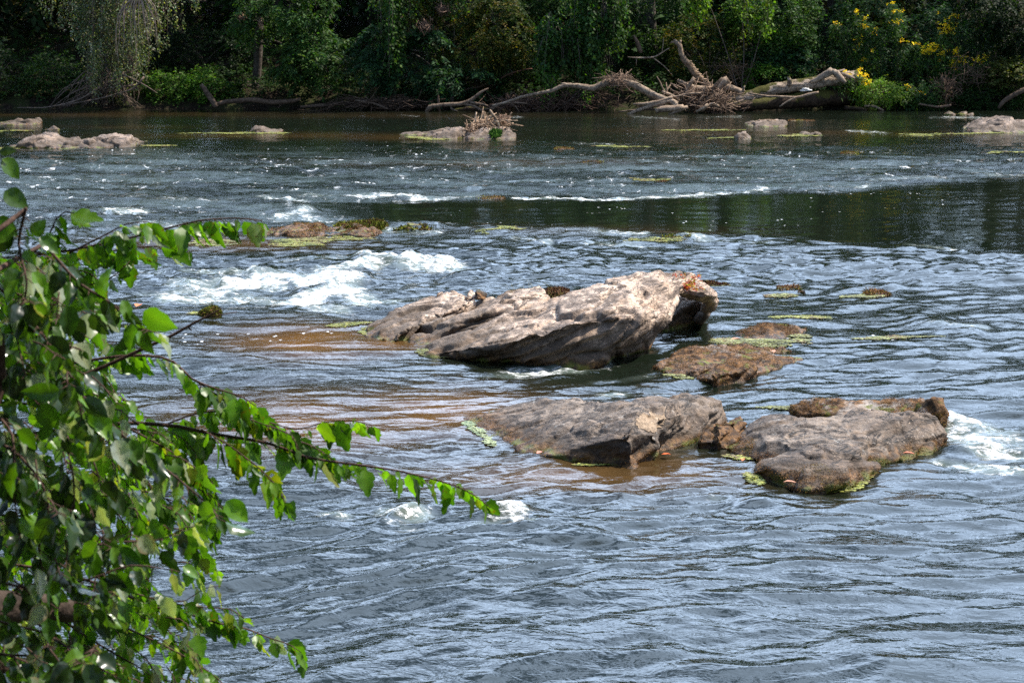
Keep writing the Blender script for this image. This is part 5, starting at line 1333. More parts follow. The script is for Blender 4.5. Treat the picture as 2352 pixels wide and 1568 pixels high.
wood('broken_snag', 'pale broken snag leaning in the vines right of the vine column', 'snag', [(1455, 82), (1463, 98), (1472, 122)], 61.0, [3, 5, 6], 'bark', None, 9, .15, (1.6, 1.35, 1.15))
wood('bent_trunk', 'bent bare trunk dipping into the water at the right edge', 'driftwood', [(2380, 200), (2340, 212), (2315, 226), (2300, 240), (2294, 250)], 60.0, [7, 6, 5.5, 4.5, 3], 'bark', None, 9, .12, (1.4, 1.15, .95), .02, 3)
wood('dim_limb', 'brown limb slanting through the shade above the curved limb', 'branch', [(1055, 212), (1080, 203), (1110, 196), (1130, 178)], 61.0, [2.5, 3, 2.5, 1.5], 'bark', None, 7, .1, (1.0, .8, .65), .03, 5)
wood('dim_limb', 'reddish bare limb under the vine draped tree', 'branch', [(1150, 180), (1185, 165), (1225, 158)], 61.0, [1.5, 1.8, 1.2], 'bark', None, 7, .1, (1.5, .9, .7), .05, 9)
wood('mossy_log', 'small mossy log end in the hollow below the creeper', 'log', [(1940, 248), (1965, 249), (1990, 253)], 60.0, [5, 5, 4], 'oldlog', None, 9, .14)
wood('root_limb', 'pale root limb at the foot of the root clump', 'driftwood', [(2110, 238), (2135, 243), (2160, 246), (2185, 242)], 60.0, [2, 2.5, 3, 2.5], 'drift', None, 8, .15, (.7, .6, .55), .03, 4)

# driftwood on the river rock
DP = 'driftwood heaped on the river rock'
yr = float(at_height(1120, 312, 0)[1])
twig_clump('debris_clump', 'heap of dry twigs and roots on the driftwood covered rock', 1120, 288, 46, 15, yr, 150, 30, (1.6, 1.45, 1.25), .6, .013, .45, group=DP)
twig_clump('debris_clump', 'twigs sliding down the left side of the driftwood covered rock', 1090, 300, 26, 14, yr - .4, 80, 31, (1.4, 1.25, 1.1), .5, .010, 1.0, group=DP)
twig_clump('debris_clump', 'little tuft of roots caught on the stick right of the driftwood heap', 1152, 277, 12, 8, yr, 70, 32, (1.2, 1.0, .9), .3, .008, .7, group=DP)
for k, (p, r, lb, cl) in enumerate([
 ([(1094, 258), (1092, 270), (1096, 284)], [1.6, 2, 2], 'white curved stick standing on the left of the driftwood heap', 1.9),
 ([(1126, 252), (1131, 262), (1140, 275), (1142, 284)], [2, 3.5, 3.5, 3], 'grey crooked stub standing on top of the driftwood heap', 1.0),
 ([(1095, 290), (1115, 286), (1140, 283)], [3, 4, 3], 'yellowish barkless stick lying on the driftwood heap', 1.5),
 ([(1108, 302), (1118, 294), (1128, 287)], [2.5, 2.6, 2.2], 'pale straight stick pointing down the front of the driftwood heap', 1.6),
 ([(1134, 276), (1144, 280), (1146, 292)], [3, 4, 3], 'white knobby root on the right of the driftwood heap', 1.9),
 ([(1140, 275), (1165, 276), (1190, 278)], [1.4, 1.3, .9], 'thin stick poking right out of the driftwood heap', 1.3),
 ([(1042, 301), (1062, 298), (1090, 296)], [1.2, 1.8, 1.6], 'thin pale stick poking left out of the driftwood heap', 1.4),
 ([(1068, 314), (1078, 305), (1096, 296)], [1.2, 1.5, 1.3], 'thin stick slanting down the left of the driftwood heap', 1.3),
 ([(1146, 316), (1149, 307), (1150, 298)], [2.5, 3.5, 2], 'dark brown stub right of the green tuft on the rock', .5),
 ([(1160, 302), (1170, 306), (1182, 312)], [3, 4, 3], 'brown knee of wood at the right foot of the driftwood heap', .7)]):
    wood('driftwood_stick', lb, 'driftwood', p, yr - .3, r, 'drift', DP, 7, .15, np.array([1, .95, .88]) * cl, .02, 60 + k, .08)
yt = float(at_height(1750, 288, 0)[1])
for k, (p, lb) in enumerate([([(1716, 286), (1740, 279), (1775, 275), (1796, 277)], 'upper long pale twig draped over the rock before the logs'), ([(1720, 289), (1745, 282), (1770, 279), (1792, 280)], 'lower long pale twig draped over the rock before the logs'), ([(1728, 292), (1736, 284), (1744, 277)], 'short pale twig leaning on the left of the twig draped rock')]):
    wood('pale_twig', lb, 'twig', p, yt, [1, 1.4, 1.4, .8][:len(p)], 'drift', 'twigs on the twig draped rock', 6, .1, (1.5, 1.4, 1.3), .04, 80 + k, .08)
# ------------------------------------------------------------------ foreground birch and vine on the near bank
def leaf_template(kind):
    K = 9
    t = np.linspace(0, 1, K)
    if kind == 'birch':
        w = .37 * np.sin(np.pi * np.clip(t, 0, 1) ** .62) ** .85 * (1 - .18 * t); w[0] = .02; w[-1] = 0
        w = w * np.where(np.arange(K) % 2 == 1, 1.12, .93)
    else:
        w = .36 * np.sin(np.pi * t ** .72) ** .8; w[0] = .03; w[-1] = 0
    mid = np.stack([t, 0 * t, 0 * t], 1)
    fold = .17 if kind == 'birch' else .26
    Lf = np.stack([t + (.05 if kind == 'birch' else -.02) * (np.arange(K) % 2), w, fold * w], 1); Rt = Lf * [1, -1, 1]
    hl = np.stack([t, w * .5, fold * w * .42], 1); hr = hl * [1, -1, 1]
    V = np.concatenate([mid, hl, Lf, hr, Rt])
    i = np.arange(K - 1)
    Q = np.concatenate([np.stack([i, i + 1, K + i + 1, K + i], 1), np.stack([K + i, K + i + 1, 2 * K + i + 1, 2 * K + i], 1),
                        np.stack([i + 1, i, 3 * K + i, 3 * K + i + 1], 1), np.stack([3 * K + i + 1, 3 * K + i, 4 * K + i, 4 * K + i + 1], 1)])
    shade = np.ones((5 * K, 3)); shade[:K] = (1.25, 1.15, 1.0)
    return V, Q, shade, t
TEMPL = {k: leaf_template(k) for k in ('birch', 'vine')}

def put_leaf(mb, kind, base, d, nrm, s, col, rng, bend=None):
    V, Q, shade, _ = TEMPL[kind]
    d = unit(d); w = unit(np.cross(nrm, d)); n = np.cross(d, w)
    b = rng.uniform(-.05, .35) if bend is None else bend
    x, y, z = V[:, 0], V[:, 1], V[:, 2]
    tw = rng.normal() * .35
    cs, sn = np.cos(tw * x), np.sin(tw * x)
    y2, z2 = y * cs - z * sn, y * sn + z * cs - b * x ** 2
    z2 = z2 + .03 * np.sin(x * 17 + rng.uniform(0, 6)) * np.abs(y) * 4
    wv = rng.uniform(.68, 1.12)
    P = base + s * (x[:, None] * d + y2[:, None] * wv * w + z2[:, None] * n)
    sh = shade.copy(); K = len(V) // 5
    if rng.uniform() < .13:                       # scorched margins
        e = rng.uniform(.3, .8); k = np.r_[2 * K:3 * K, 4 * K:5 * K]
        sh[k] = sh[k] * np.array([1.1, .55 + .3 * e, .6])
    if kind == 'birch' and rng.uniform() < .28:   # eaten holes and bites
        drop = rng.choice(len(Q), rng.integers(1, 4), replace=False); Q = np.delete(Q, drop, 0)
    mb.add(P, Q, None, np.clip(np.asarray(col) * sh, 0, 1))

BIRCH_COL = np.array([(.045, .11, .010), (.075, .17, .013), (.03, .07, .009), (.10, .20, .015), (.05, .12, .012), (.085, .19, .014), (.12, .22, .016), (.045, .11, .010), (.06, .14, .012), (.14, .17, .02), (.055, .13, .012), (.09, .2, .015)])
PALE = np.array([(.26, .32, .22), (.30, .34, .26), (.20, .26, .17)])  # pale undersides, with sky gloss also put into the leaf colour
rngN = np.random.default_rng(42)

def birch_twig(lm, sm, pts, r0, r1, step_px, size=.068, both=True, skip=.05, kind='birch', cols=BIRCH_COL, pale=.06, hang=1.0, subs=True, seed=0):
    """a twig through survey points (u, v, y); leaves hang from it on short stalks"""
    rng = np.random.default_rng(8000 + seed)
    P, R = spline([at_dist(*p) for p in pts], np.linspace(r0, r1, len(pts)), .012)
    tube(sm, [at_dist(*p) for p in pts], np.linspace(r0, r1, len(pts)), 6, .03, .1, (1, 1, 1), .004, seed)
    T = unit(np.gradient(P, axis=0))
    L = np.concatenate([[0], np.cumsum(np.linalg.norm(np.diff(P, axis=0), axis=1))])
    s = step_px * px(P[0][1]) * .6; k = 0
    while s < L[-1]:
        i = np.searchsorted(L, s); i = min(i, len(P) - 1)
        if rng.uniform() > skip:
            sg = 1 if k % 2 else -1
            side = unit(np.cross(T[i], [0, 0, 1.])) * sg
            d = unit(T[i] * rng.uniform(.15, .7) + side * rng.uniform(.2, .9) + np.array([0, 0, -1.0 * hang * rng.uniform(.5, 1.3)]) + rng.normal(size=3) * .25)
            st = P[i] + unit(T[i] * .5 + side * .8 + [0, 0, -.3]) * .018
            tube(sm, [P[i], st], [.0011, .0008], 4, .02)
            nr = unit(np.array([rng.normal() * .9, -.35 + rng.normal() * .7, .45 + rng.normal() * .45]))
            c = PALE[rng.integers(0, 3)] * rng.uniform(.7, 1.1) if rng.uniform() < pale else cols[rng.integers(0, len(cols))] * rng.uniform(.75, 1.3)
            put_leaf(lm, kind, st, d, nr, size * rng.uniform(.35, 1.25), c, rng)
        k += 1; s += step_px * px(P[0][1]) * rng.uniform(.6, 1.4)
    return P

ground0 = np.array([-2.2, 3.6, 0.9])
sapling = empty('birch_sapling', ground0, 'leafy birch sapling reaching in from the left with toothed leaves on long twigs', 'tree')
lm, sm = MB(), MB()
YB = 4.9
TW = [ # (points, r0, r1, leaf spacing)
 ([(-120, 640, 4.9), (60, 590, 4.9), (180, 570, 4.9), (300, 545, 4.9), (400, 520, 4.9), (480, 506, 4.9), (560, 505, 4.9), (600, 508, 4.9)], .006, .0014, 17),
 ([(-100, 660, 5.0), (90, 615, 5.0), (200, 590, 5.0), (300, 572, 5.0), (400, 565, 5.0), (430, 575, 5.0)], .005, .0014, 16),
 ([(60, 600, 4.8), (110, 545, 4.8), (130, 500, 4.8), (150, 486, 4.8), (185, 492, 4.8)], .004, .0013, 16),
 ([(160, 580, 4.8), (230, 545, 4.8), (290, 515, 4.8), (340, 510, 4.8)], .004, .0013, 16),
 ([(-80, 700, 4.9), (80, 670, 4.9), (190, 655, 4.9), (250, 640, 4.9), (300, 600, 4.9)], .004, .0013, 18),
 ([(-100, 900, 4.9), (100, 850, 4.9), (240, 822, 4.9), (340, 815, 4.9), (400, 830, 4.9), (440, 870, 4.9), (500, 895, 4.9), (560, 915, 4.9), (590, 935, 4.9)], .007, .0014, 15),
 ([(440, 870, 4.9), (520, 920, 4.9), (570, 960, 4.9), (640, 985, 4.9), (670, 1000, 4.9), (690, 1040, 4.9)], .003, .0013, 13),
 ([(-50, 1010, 4.9), (150, 985, 4.9), (280, 972, 4.9), (380, 975, 4.9), (460, 990, 4.9), (540, 1005, 4.9), (620, 1020, 4.9), (700, 1045, 4.9), (780, 1062, 4.9), (860, 1075, 4.9), (950, 1090, 4.9), (1040, 1110, 4.9), (1090, 1135, 4.9), (1125, 1165, 4.9)], .009, .0013, 17),
 ([(380, 975, 4.95), (450, 950, 4.95), (520, 945, 4.95), (600, 965, 4.95), (680, 985, 4.95), (740, 970, 4.95), (800, 965, 4.95), (850, 975, 4.95)], .004, .0013, 15),
 ([(460, 985, 4.8), (520, 1020, 4.8), (560, 1050, 4.8), (600, 1080, 4.8), (640, 1120, 4.8), (655, 1150, 4.8)], .003, .0013, 13),
 ([(300, 985, 4.8), (380, 1030, 4.8), (440, 1070, 4.8), (480, 1100, 4.8), (500, 1160, 4.8), (490, 1230, 4.8)], .004, .0013, 15),
 ([(200, 1000, 4.8), (290, 1070, 4.8), (350, 1120, 4.8), (400, 1160, 4.8), (470, 1190, 4.8)], .004, .0013, 15),
 ([(620, 1015, 4.95), (680, 1010, 4.95), (730, 1030, 4.95), (765, 1055, 4.95), (800, 1070, 4.95)], .003, .0012, 12),
 ([(-60, 1290, 5.0), (120, 1310, 5.0), (250, 1350, 5.0), (340, 1390, 5.0), (420, 1405, 5.0), (500, 1430, 5.0), (560, 1440, 5.0), (620, 1465, 5.0), (665, 1480, 5.0), (688, 1495, 5.0)], .006, .0012, 15),
 ([(300, 1360, 5.0), (400, 1385, 5.0), (470, 1395, 5.0), (530, 1400, 5.0), (560, 1420, 5.0)], .003, .0012, 14),
 ([(300, 1300, 5.0), (400, 1380, 5.0), (470, 1350, 5.0), (510, 1345, 5.0)], .002, .001, 30),
 ([(100, 1380, 4.9), (240, 1420, 4.9), (350, 1470, 4.9), (430, 1510, 4.9), (500, 1560, 4.9), (540, 1600, 4.9)], .005, .0013, 14),
 ([(150, 1430, 4.8), (260, 1500, 4.8), (330, 1540, 4.8), (400, 1590, 4.8)], .004, .0013, 14),
 ([(-40, 1180, 4.9), (100, 1190, 4.9), (210, 1230, 4.9), (300, 1280, 4.9), (340, 1330, 4.9)], .005, .0013, 15),
 ([(-40, 1080, 4.9), (80, 1080, 4.9), (180, 1120, 4.9), (260, 1170, 4.9), (300, 1230, 4.9)], .005, .0013, 15),
 ([(-40, 780, 5.0), (60, 770, 5.0), (150, 790, 5.0), (230, 850, 5.0), (270, 910, 5.0)], .005, .0013, 15),
 ([(-40, 920, 5.0), (80, 930, 5.0), (170, 960, 5.0), (220, 1030, 5.0), (250, 1100, 5.0)], .005, .0013, 15),
 ([(-40, 1500, 4.9), (100, 1510, 4.9), (220, 1560, 4.9), (300, 1620, 4.9)], .005, .0013, 14),
 ([(-60, 1400, 4.9), (60, 1420, 4.9), (150, 1480, 4.9), (220, 1560, 4.9)], .005, .0013, 14),
]
for k, (p, r0, r1, st) in enumerate(TW):
    birch_twig(lm, sm, p, r0 * .7, r1, st * .72, .066, seed=k)
# leaves deeper in the bush, on short twigs of their own
EDGE_V = [380, 480, 560, 620, 700, 800, 900, 1000, 1100, 1200, 1290, 1340, 1400, 1480, 1568, 1700]
EDGE_U = [-200, -60, 150, 220, 240, 300, 340, 400, 430, 460, 360, 320, 380, 440, 470, 470]
for k in range(235):
    v = rngN.uniform(560, 1640); u = np.interp(v, EDGE_V, EDGE_U) * rngN.uniform(-.3, .93) - 20
    y = rngN.uniform(4.4, 5.9)
    a = (u, v, y); b = (u + rngN.uniform(20, 80), v + rngN.uniform(10, 60), y + rngN.normal() * .1); m = ((a[0] + b[0]) / 2, (a[1] + b[1]) / 2 - 10, y)
    birch_twig(lm, sm, [a, m, b], .002, .0011, 14, .056, seed=200 + k, pale=.16)
for k in range(34):
    v = rngN.uniform(960, 1330); u = rngN.uniform(230, 470) - abs(v - 1130) * .25; y = rngN.uniform(4.4, 5.4)
    a = (u, v, y); b = (u + rngN.uniform(20, 70), v + rngN.uniform(20, 70), y); m = ((a[0] + b[0]) / 2, (a[1] + b[1]) / 2 - 10, y)
    birch_twig(lm, sm, [a, m, b], .0018, .0010, 14, .056, seed=1200 + k, pale=.2)
for k in range(26):
    v = rngN.uniform(1380, 1600); u = rngN.uniform(120, 440); y = rngN.uniform(4.4, 5.4)
    a = (u, v, y); b = (u + rngN.uniform(20, 70), v + rngN.uniform(20, 70), y); m = ((a[0] + b[0]) / 2, (a[1] + b[1]) / 2 - 10, y)
    birch_twig(lm, sm, [a, m, b], .0018, .0010, 14, .056, seed=1300 + k, pale=.2)
# main stems rising from the bank outside the picture
for (q) in [(-120, 640, 4.9), (-100, 900, 4.9), (-50, 1010, 4.9), (-60, 1290, 5.0), (-60, 1400, 4.9), (-40, 780, 5.0), (-40, 1080, 4.9), (-40, 1180, 4.9), (-40, 920, 5.), (-40, 1500, 4.9), (-80, 700, 4.9), (-100, 660, 5.)]:
    e_ = at_dist(*q); s_ = np.array([-1.95, 4.5, e_[2] - .45 - .2 * rngN.uniform()])
    tube(sm, [s_, (s_ + e_) / 2 + [0, 0, -.05], e_], [.012, .01, .007], 6, .06)
tube(sm, [ground0 - [0, 0, .1], np.array([-2.05, 4.2, 2.0]), np.array([-1.95, 4.5, 3.2]), np.array([-2.0, 4.6, 4.6])], [.05, .04, .03, .012], 9, .1, .08)
sm.build('branches', M['near_twig'], sapling); lm.build('foliage', M['near_leaf'], sapling)

# smooth leaved climber growing through it, closer to the viewer
ground1 = np.array([-1.7, 2.6, 1.3])
climber = empty('climbing_vine', ground1, 'smooth oval leaved climber tangled through the birch at the left edge, slightly blurred', 'vine')
lm, sm = MB(), MB()
VC = np.array([(.03, .08, .010), (.06, .14, .012), (.018, .04, .009), (.014, .03, .010), (.09, .19, .016), (.02, .05, .01)])
def vleaf(u, v, y, du, dv, size_px, col, facing=(0, -.8, .6), bend=.15):
    a = at_dist(u, v, y); b = at_dist(u + du, v + dv, y)
    put_leaf(lm, 'vine', a, b - a, unit(np.array(facing)), size_px * px(y), col, rngN, bend)
    return a
HERO = [ # base u,v, tip offset, length, colour; greys stand for undersides and sky gloss
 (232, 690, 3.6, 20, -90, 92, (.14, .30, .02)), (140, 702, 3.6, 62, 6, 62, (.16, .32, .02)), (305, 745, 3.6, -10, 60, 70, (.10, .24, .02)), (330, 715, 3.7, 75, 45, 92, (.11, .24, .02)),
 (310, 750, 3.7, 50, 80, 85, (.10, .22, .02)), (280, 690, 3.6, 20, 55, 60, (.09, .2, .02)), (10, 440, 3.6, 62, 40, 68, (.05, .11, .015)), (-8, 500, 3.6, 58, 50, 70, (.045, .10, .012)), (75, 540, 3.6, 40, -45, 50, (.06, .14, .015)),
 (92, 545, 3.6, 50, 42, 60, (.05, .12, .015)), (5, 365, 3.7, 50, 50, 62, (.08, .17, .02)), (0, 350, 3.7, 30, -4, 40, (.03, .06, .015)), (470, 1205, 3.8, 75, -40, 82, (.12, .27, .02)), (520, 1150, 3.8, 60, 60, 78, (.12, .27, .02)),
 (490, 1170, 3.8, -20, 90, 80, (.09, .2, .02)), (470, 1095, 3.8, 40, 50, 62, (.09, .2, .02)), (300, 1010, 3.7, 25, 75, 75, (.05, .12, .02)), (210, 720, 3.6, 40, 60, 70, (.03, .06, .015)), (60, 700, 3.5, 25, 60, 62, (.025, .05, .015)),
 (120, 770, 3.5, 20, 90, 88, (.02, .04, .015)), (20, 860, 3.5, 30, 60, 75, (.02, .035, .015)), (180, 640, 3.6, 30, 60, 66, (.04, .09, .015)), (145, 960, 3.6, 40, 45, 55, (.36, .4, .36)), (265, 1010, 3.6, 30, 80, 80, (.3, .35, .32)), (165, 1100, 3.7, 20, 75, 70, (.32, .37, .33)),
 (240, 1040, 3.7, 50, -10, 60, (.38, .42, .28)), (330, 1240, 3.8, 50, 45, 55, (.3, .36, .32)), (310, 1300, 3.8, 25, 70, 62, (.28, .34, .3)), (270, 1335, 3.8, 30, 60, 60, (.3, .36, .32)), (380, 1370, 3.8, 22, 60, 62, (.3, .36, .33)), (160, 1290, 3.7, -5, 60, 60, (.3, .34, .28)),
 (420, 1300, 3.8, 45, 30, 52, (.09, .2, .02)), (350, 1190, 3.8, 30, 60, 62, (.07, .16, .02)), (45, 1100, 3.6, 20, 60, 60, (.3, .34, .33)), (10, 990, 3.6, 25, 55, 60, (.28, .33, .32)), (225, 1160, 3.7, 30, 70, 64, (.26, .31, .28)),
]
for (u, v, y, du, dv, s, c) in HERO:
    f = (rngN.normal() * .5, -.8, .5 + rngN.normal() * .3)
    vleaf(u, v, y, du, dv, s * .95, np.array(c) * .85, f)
# scattered leaves of the climber along its shoots
SH = [([(60, 480), (40, 560), (60, 650), (40, 760), (60, 860)], 3.5), ([(100, 560), (180, 650), (250, 690), (310, 745), (345, 760)], 3.65), ([(-30, 840), (60, 900), (140, 1000), (170, 1100), (160, 1220), (150, 1320)], 3.55), ([(60, 850), (180, 900), (280, 1000), (360, 1060), (430, 1120), (480, 1160), (500, 1190)], 3.75),
      ([(-20, 1200), (80, 1220), (180, 1250), (260, 1245), (360, 1240), (430, 1210)], 3.8), ([(-20, 1330), (100, 1350), (200, 1330), (300, 1300), (400, 1310)], 3.75), ([(-30, 1000), (50, 1050), (110, 1150), (90, 1260), (120, 1400)], 3.5), ([(-20, 1420), (90, 1450), (180, 1500), (280, 1560)], 3.7),
      ([(-30, 640), (40, 700), (110, 780), (160, 860), (190, 960)], 3.5), ([(-30, 930), (30, 1000), (30, 1120), (50, 1230)], 3.45), ([(-20, 1500), (60, 1520), (120, 1600)], 3.6)]
for k, (p, y) in enumerate(SH):
    q = [(a, b, y + .06 * math.sin(a)) for a, b in p]
    birch_twig(lm, sm, q, .003, .0013, 16, .052, seed=500 + k, kind='vine', cols=VC, pale=.17, hang=.9, skip=.1)
for k in range(95):
    v = rngN.uniform(600, 1620); u = np.interp(v, EDGE_V, EDGE_U) * rngN.uniform(-.35, .72) - 15; y = rngN.uniform(3.3, 4.1)
    a = (u, v, y); b = (u + rngN.uniform(-20, 60), v + rngN.uniform(20, 70), y + rngN.normal() * .08)
    birch_twig(lm, sm, [a, ((a[0] + b[0]) / 2, (a[1] + b[1]) / 2 - 6, y), b],   .0018, .0011, 17, .054, seed=700 + k, kind='vine', cols=VC * .8, pale=.2, skip=.1)
tube(sm, [ground1, np.array([-1.35, 3.2, 2.6]), at_dist(-30, 1000, 3.5), at_dist(-30, 640, 3.5), at_dist(-60, 300, 3.5)], [.012, .01, .008, .006, .003], 7, .08, .08)
for (p, y) in SH:
    e_ = at_dist(p[0][0], p[0][1], y); s_ = at_dist(-60, min(p[0][1] + 90, 1500), 3.4)
    tube(sm, [s_, e_], [.006, .004], 6, .05)
sm.build('stem', M['near_twig'], climber); lm.build('foliage', M['gloss_leaf'], climber)

# bare dead twig standing out over the water
mb = MB()
tube(mb, [at_dist(*p) for p in [(140, 880, 4.6), (220, 850, 4.6), (330, 800, 4.6), (400, 768, 4.6), (440, 745, 4.6), (485, 722, 4.6), (510, 707, 4.6)]], [.005, .005, .0045, .004, .0035, .0025, .001], 7, .03, .15)
o = mb.build('dead_twig', M['near_twig'], None, at_dist(140, 880, 4.6)); tag(o, 'bare forked dead twig poking right out of the leaves over the water', 'twig')
m2 = MB(); tube(m2, [at_dist(*p) for p in [(470, 730, 4.6), (505, 724, 4.6), (545, 716, 4.6)]], [.0022, .0018, .0008], 6, .03, .1); m2.build('side_twig', M['near_twig'], o)
m3 = MB(); tube(m3, [at_dist(*p) for p in [(432, 750, 4.6), (440, 760, 4.6)]], [.003, .001], 6, .02); m3.build('side_twig', M['near_twig'], o)

# thick dead limb low in the shade of the bush
mb = MB(); tube(mb, [at_dist(*p) for p in [(-160, 1440, 4.2), (-20, 1400, 4.3), (90, 1390, 4.4), (190, 1405, 4.5), (260, 1370, 4.6)]], [.05, .045, .035, .022, .006], 9, .04, .2, (.6, .5, .45))
tube(mb, [at_dist(*p) for p in [(-160, 1440, 4.2), (-420, 1500, 3.9), (-500, 1900, 3.7)]], [.05, .06, .07], 9, .08, .15, (.6, .5, .45))
tag(mb.build('dead_limb', M['bark'], None, at_dist(-20, 1400, 4.3)), 'thick shaded dead limb low in the bush at the bottom left', 'branch')

# small plants on the boulder
def tuft(name, label, u, v, y, n, h, cols, seed, leaf=.03, cat='plant'):
    rng = np.random.default_rng(9000 + seed); c = at_dist(u, v, y); sm, lm = MB(), MB()
    e = empty(name, c, label, cat)
    for k in range(n):
        d = unit(rng.normal(size=3) * [1, .8, .3] + [0, -.2, .6]); q = c + d * h * rng.uniform(.5, 1.1)
        tube(sm, [c + rng.normal(size=3) * [.03, .02, 0], (c + q) / 2 + [0, 0, .02], q], [.0025, .002, .001], 4, .05, col=(1.3, .7, .5))
        p = c + (q - c) * rng.uniform(.3, 1, (9, 1)); cc = np.array(cols)[rng.integers(0, len(cols), 9)]
        spray_leaves(lm, p, rng.normal(size=(9, 3)) + [0, -.3, .2], .02, 2, leaf, cc, rng, .2, .6)
    sm.build('stem', M['near_twig'], e); lm.build('foliage', M['leaf_bright'], e)
RED = [(.40, .05, .04), (.5, .12, .07), (.3, .04, .04), (.45, .28, .05), (.28, .30, .05)]
tuft('red_leaved_plant', 'small red and yellow leaved plant on the shaded lip of the overhanging slab', 1574, 662, 21.25, 26, .24, RED, 1)
tuft('red_leaved_plant', 'little orange sprig in the joint between the ledges of the boulder', 1190, 734, 21.0, 9, .10, [(.4, .14, .05), (.3, .2, .05)], 2, .02)
def grass_tuft(label, u, v, y, n, h, seed):
    rng = np.random.default_rng(9100 + seed); c = at_dist(u, v, y); mb = MB()
    for k in range(n):
        b = c + rng.normal(size=3) * [.10, .05, 0]; q = b + [rng.normal() * .5 * h, rng.normal() * .1, h * rng.uniform(.3, 1.1)]
        tube(mb, [b, (b + q) / 2 + [rng.normal() * .02, 0, 0], q], [.0013, .001, .0005], 4, .06, col=np.array([.30, .27, .08]) * rng.uniform(.7, 1.2))
    tag(mb.build('grass_tuft', M['moss'], None, c), label, 'grass', 'thin grass tufts on the boulder')
grass_tuft('thin dry grass blades on the crest of the left ledges of the boulder', 1205, 676, 22.25, 22, .16, 1)
grass_tuft('thin dry grass in the notch behind the tilted slab', 1255, 692, 21.6, 16, .14, 2)

# unseen trees over and behind the viewpoint, added to close off the low sky
def unseen_wood():
    rng = np.random.default_rng(31); mb = MB()
    n = 5200
    p = np.stack([rng.uniform(-45, 45, n), rng.uniform(-16, -3.0, n), rng.uniform(2.5, 15, n)], 1)
    p = p[noise3(p * .35) > -.25]
    spray_leaves(mb, p, rng.normal(size=p.shape), 1.5, 7, .55, pick(rng, 'mid', len(p), p), rng, .3, .55)
    # unseen boughs added to shade the bush on the left
    for c, r, m in (((-1.2, 5.0, 7.6), (1.6, 1.6, .9), 480), ((-2.6, 4.2, 6.6), (1.7, 1.7, 1.0), 400), ((-.1, 5.6, 8.4), (1.2, 1.4, .8), 280), ((-3.5, 3, 4.6), (1.3, 1.6, 1.2), 200), ((-1.7, 5.2, 5.75), (1.75, 1.7, .6), 620), ((-2.2, 3.6, 5.4), (1.3, 1.4, .6), 420)):
        q, d = blob_sprays(rng, c, r, m, -.12, 1.2)
        spray_leaves(mb, q, d, .4, 8, .13, pick(rng, 'mid', len(q), q), rng, .4, .55)
    m = 1500; yy = rng.uniform(2.0, 9.0, m); zz = rng.uniform(.8, 8.5, m)  # unseen leaf mass left of the view, added to block sky light
    q = np.stack([-.30 * yy - .55 - rng.uniform(0, 2.2, m), yy, zz], 1); q = q[noise3(q * .8) > -.3]
    spray_leaves(mb, q, rng.normal(size=q.shape), .5, 8, .16, pick(rng, 'mid', len(q), q), rng, .4, .55)
    for k in range(14):
        x = -40 + 6 * k + rng.normal(); y = rng.uniform(-11, -5)
        b = np.array([x, y, 2.3]); tube(mb, [b - [0, 0, .6], b + [.2, 0, 5], b + [.3, .3, 12]], [.28, .2, .06], 8, .6, .1, (.05, .04, .03))
    tube(mb, [np.array([-6, -4, 1.8]), np.array([-5.5, -2, 6]), np.array([-3.0, 3.0, 7.4]), np.array([-.9, 5, 7.7]), np.array([.3, 5.6, 8.4])], [.3, .22, .12, .06, .02], 8, .4, .1, (.05, .04, .03))
    tag(mb.build('unseen_wood', M['leaf']), kind='stuff')
unseen_wood()
# ------------------------------------------------------------------ daylight and camera
ELEV, AZX, AZY = math.radians(54), .92, .30
tosun = np.array([AZX, AZY, 0]); tosun = tosun / np.linalg.norm(tosun) * math.cos(ELEV); tosun[2] = math.sin(ELEV)
sl = bpy.data.lights.new('sun', 'SUN'); sl.energy = 4.8; sl.angle = math.radians(.53); sl.color = (1.0, .93, .82)
so = bpy.data.objects.new('sun', sl); COL.objects.link(so)
so.rotation_euler = Vector(-tosun).to_track_quat('-Z', 'Y').to_euler()

w = bpy.data.worlds.new('World'); SC.world = w; w.use_nodes = True
t = w.node_tree; t.nodes.clear()
sky = t.nodes.new('ShaderNodeTexSky'); sky.sky_type = 'NISHITA'; sky.sun_disc = False
sky.sun_elevation = ELEV; sky.sun_rotation = math.atan2(tosun[0], tosun[1])
sky.air_density = 1.0; sky.dust_density = 1.2; sky.ozone_density = 1.5
tc = t.nodes.new('ShaderNodeTexCoord')
mp = t.nodes.new('ShaderNodeMapping'); mp.inputs['Scale'].default_value = (1.0, 1.0, 2.2); t.links.new(tc.outputs['Generated'], mp.inputs[0])
nz = t.nodes.new('ShaderNodeTexNoise'); nz.inputs['Scale'].default_value = 2.6; nz.inputs['Detail'].default_value = 6; nz.inputs['Roughness'].default_value = .6; t.links.new(mp.outputs[0], nz.inputs['Vector'])
mr = t.nodes.new('ShaderNodeMapRange'); mr.interpolation_type = 'SMOOTHSTEP'; mr.inputs['From Min'].default_value = .42; mr.inputs['From Max'].default_value = .56; t.links.new(nz.outputs['Fac'], mr.inputs['Value'])
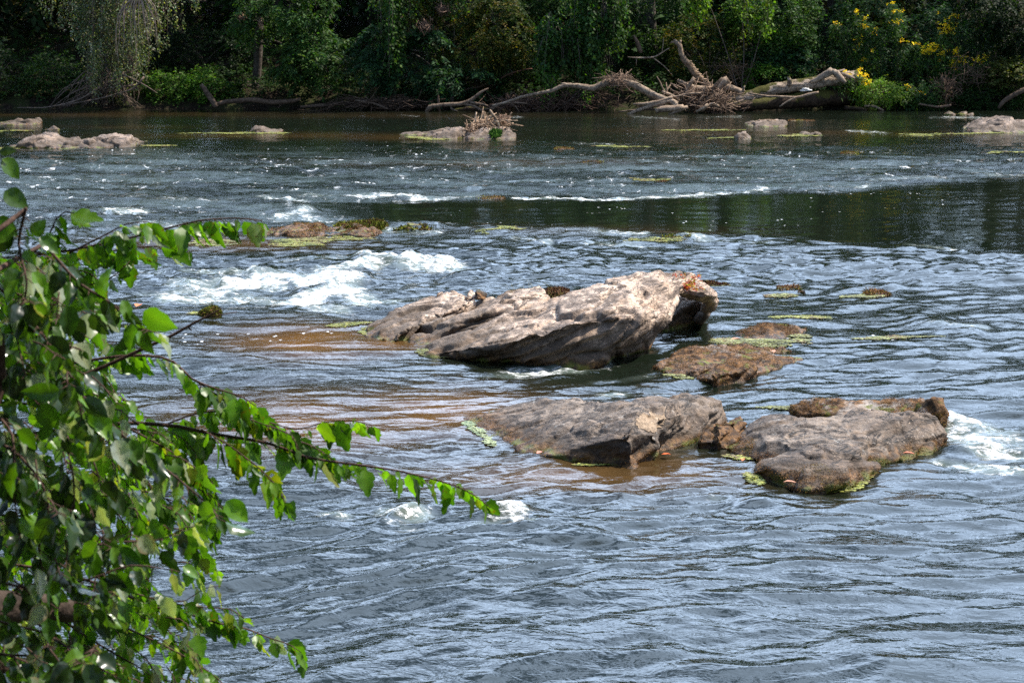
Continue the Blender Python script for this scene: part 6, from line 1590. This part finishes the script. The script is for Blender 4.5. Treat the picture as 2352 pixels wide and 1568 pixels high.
# unseen cloud bank over the far side, added to brighten water reflections; blue elsewhere
dt = t.nodes.new('ShaderNodeVectorMath'); dt.operation = 'DOT_PRODUCT'; t.links.new(tc.outputs['Generated'], dt.inputs[0]); dt.inputs[1].default_value = (-.05, .79, .61)
mk = t.nodes.new('ShaderNodeMapRange'); mk.interpolation_type = 'SMOOTHSTEP'; mk.inputs['From Min'].default_value = .62; mk.inputs['From Max'].default_value = .84; t.links.new(dt.outputs['Value'], mk.inputs['Value'])
mm = t.nodes.new('ShaderNodeMath'); mm.operation = 'MULTIPLY'; t.links.new(mr.outputs[0], mm.inputs[0]); t.links.new(mk.outputs[0], mm.inputs[1])
mx = t.nodes.new('ShaderNodeMix'); mx.data_type = 'RGBA'; t.links.new(mm.outputs[0], mx.inputs[0]); t.links.new(sky.outputs[0], mx.inputs[6]); mx.inputs[7].default_value = (14.5, 18.8, 25.5, 1)
bg = t.nodes.new('ShaderNodeBackground'); bg.inputs[1].default_value = .125; t.links.new(mx.outputs[2], bg.inputs[0])
ow = t.nodes.new('ShaderNodeOutputWorld'); t.links.new(bg.outputs[0], ow.inputs[0])

cd = bpy.data.cameras.new('camera'); cd.sensor_width = 36; cd.lens = 18 / TH; cd.clip_start = .05; cd.clip_end = 2000
cd.dof.use_dof = True; cd.dof.focus_distance = 19.0; cd.dof.aperture_fstop = 15
co = bpy.data.objects.new('camera', cd); COL.objects.link(co); co.location = (0, 0, CAM_H); co.rotation_euler = (math.pi / 2 - PITCH, 0, 0)
SC.camera = co
SC.view_settings.view_transform = 'Standard'; SC.view_settings.look = 'None'; SC.view_settings.exposure = .78; SC.view_settings.gamma = 1
SC.cycles.max_bounces = 6; SC.cycles.diffuse_bounces = 2; SC.cycles.glossy_bounces = 3; SC.cycles.transmission_bounces = 3; SC.cycles.transparent_max_bounces = 4
SC.cycles.sample_clamp_indirect = 4.0
try: SC.cycles.use_denoising = False; SC.cycles.denoiser = 'OPENIMAGEDENOISE'; SC.cycles.denoising_prefilter = 'ACCURATE'
except Exception: pass
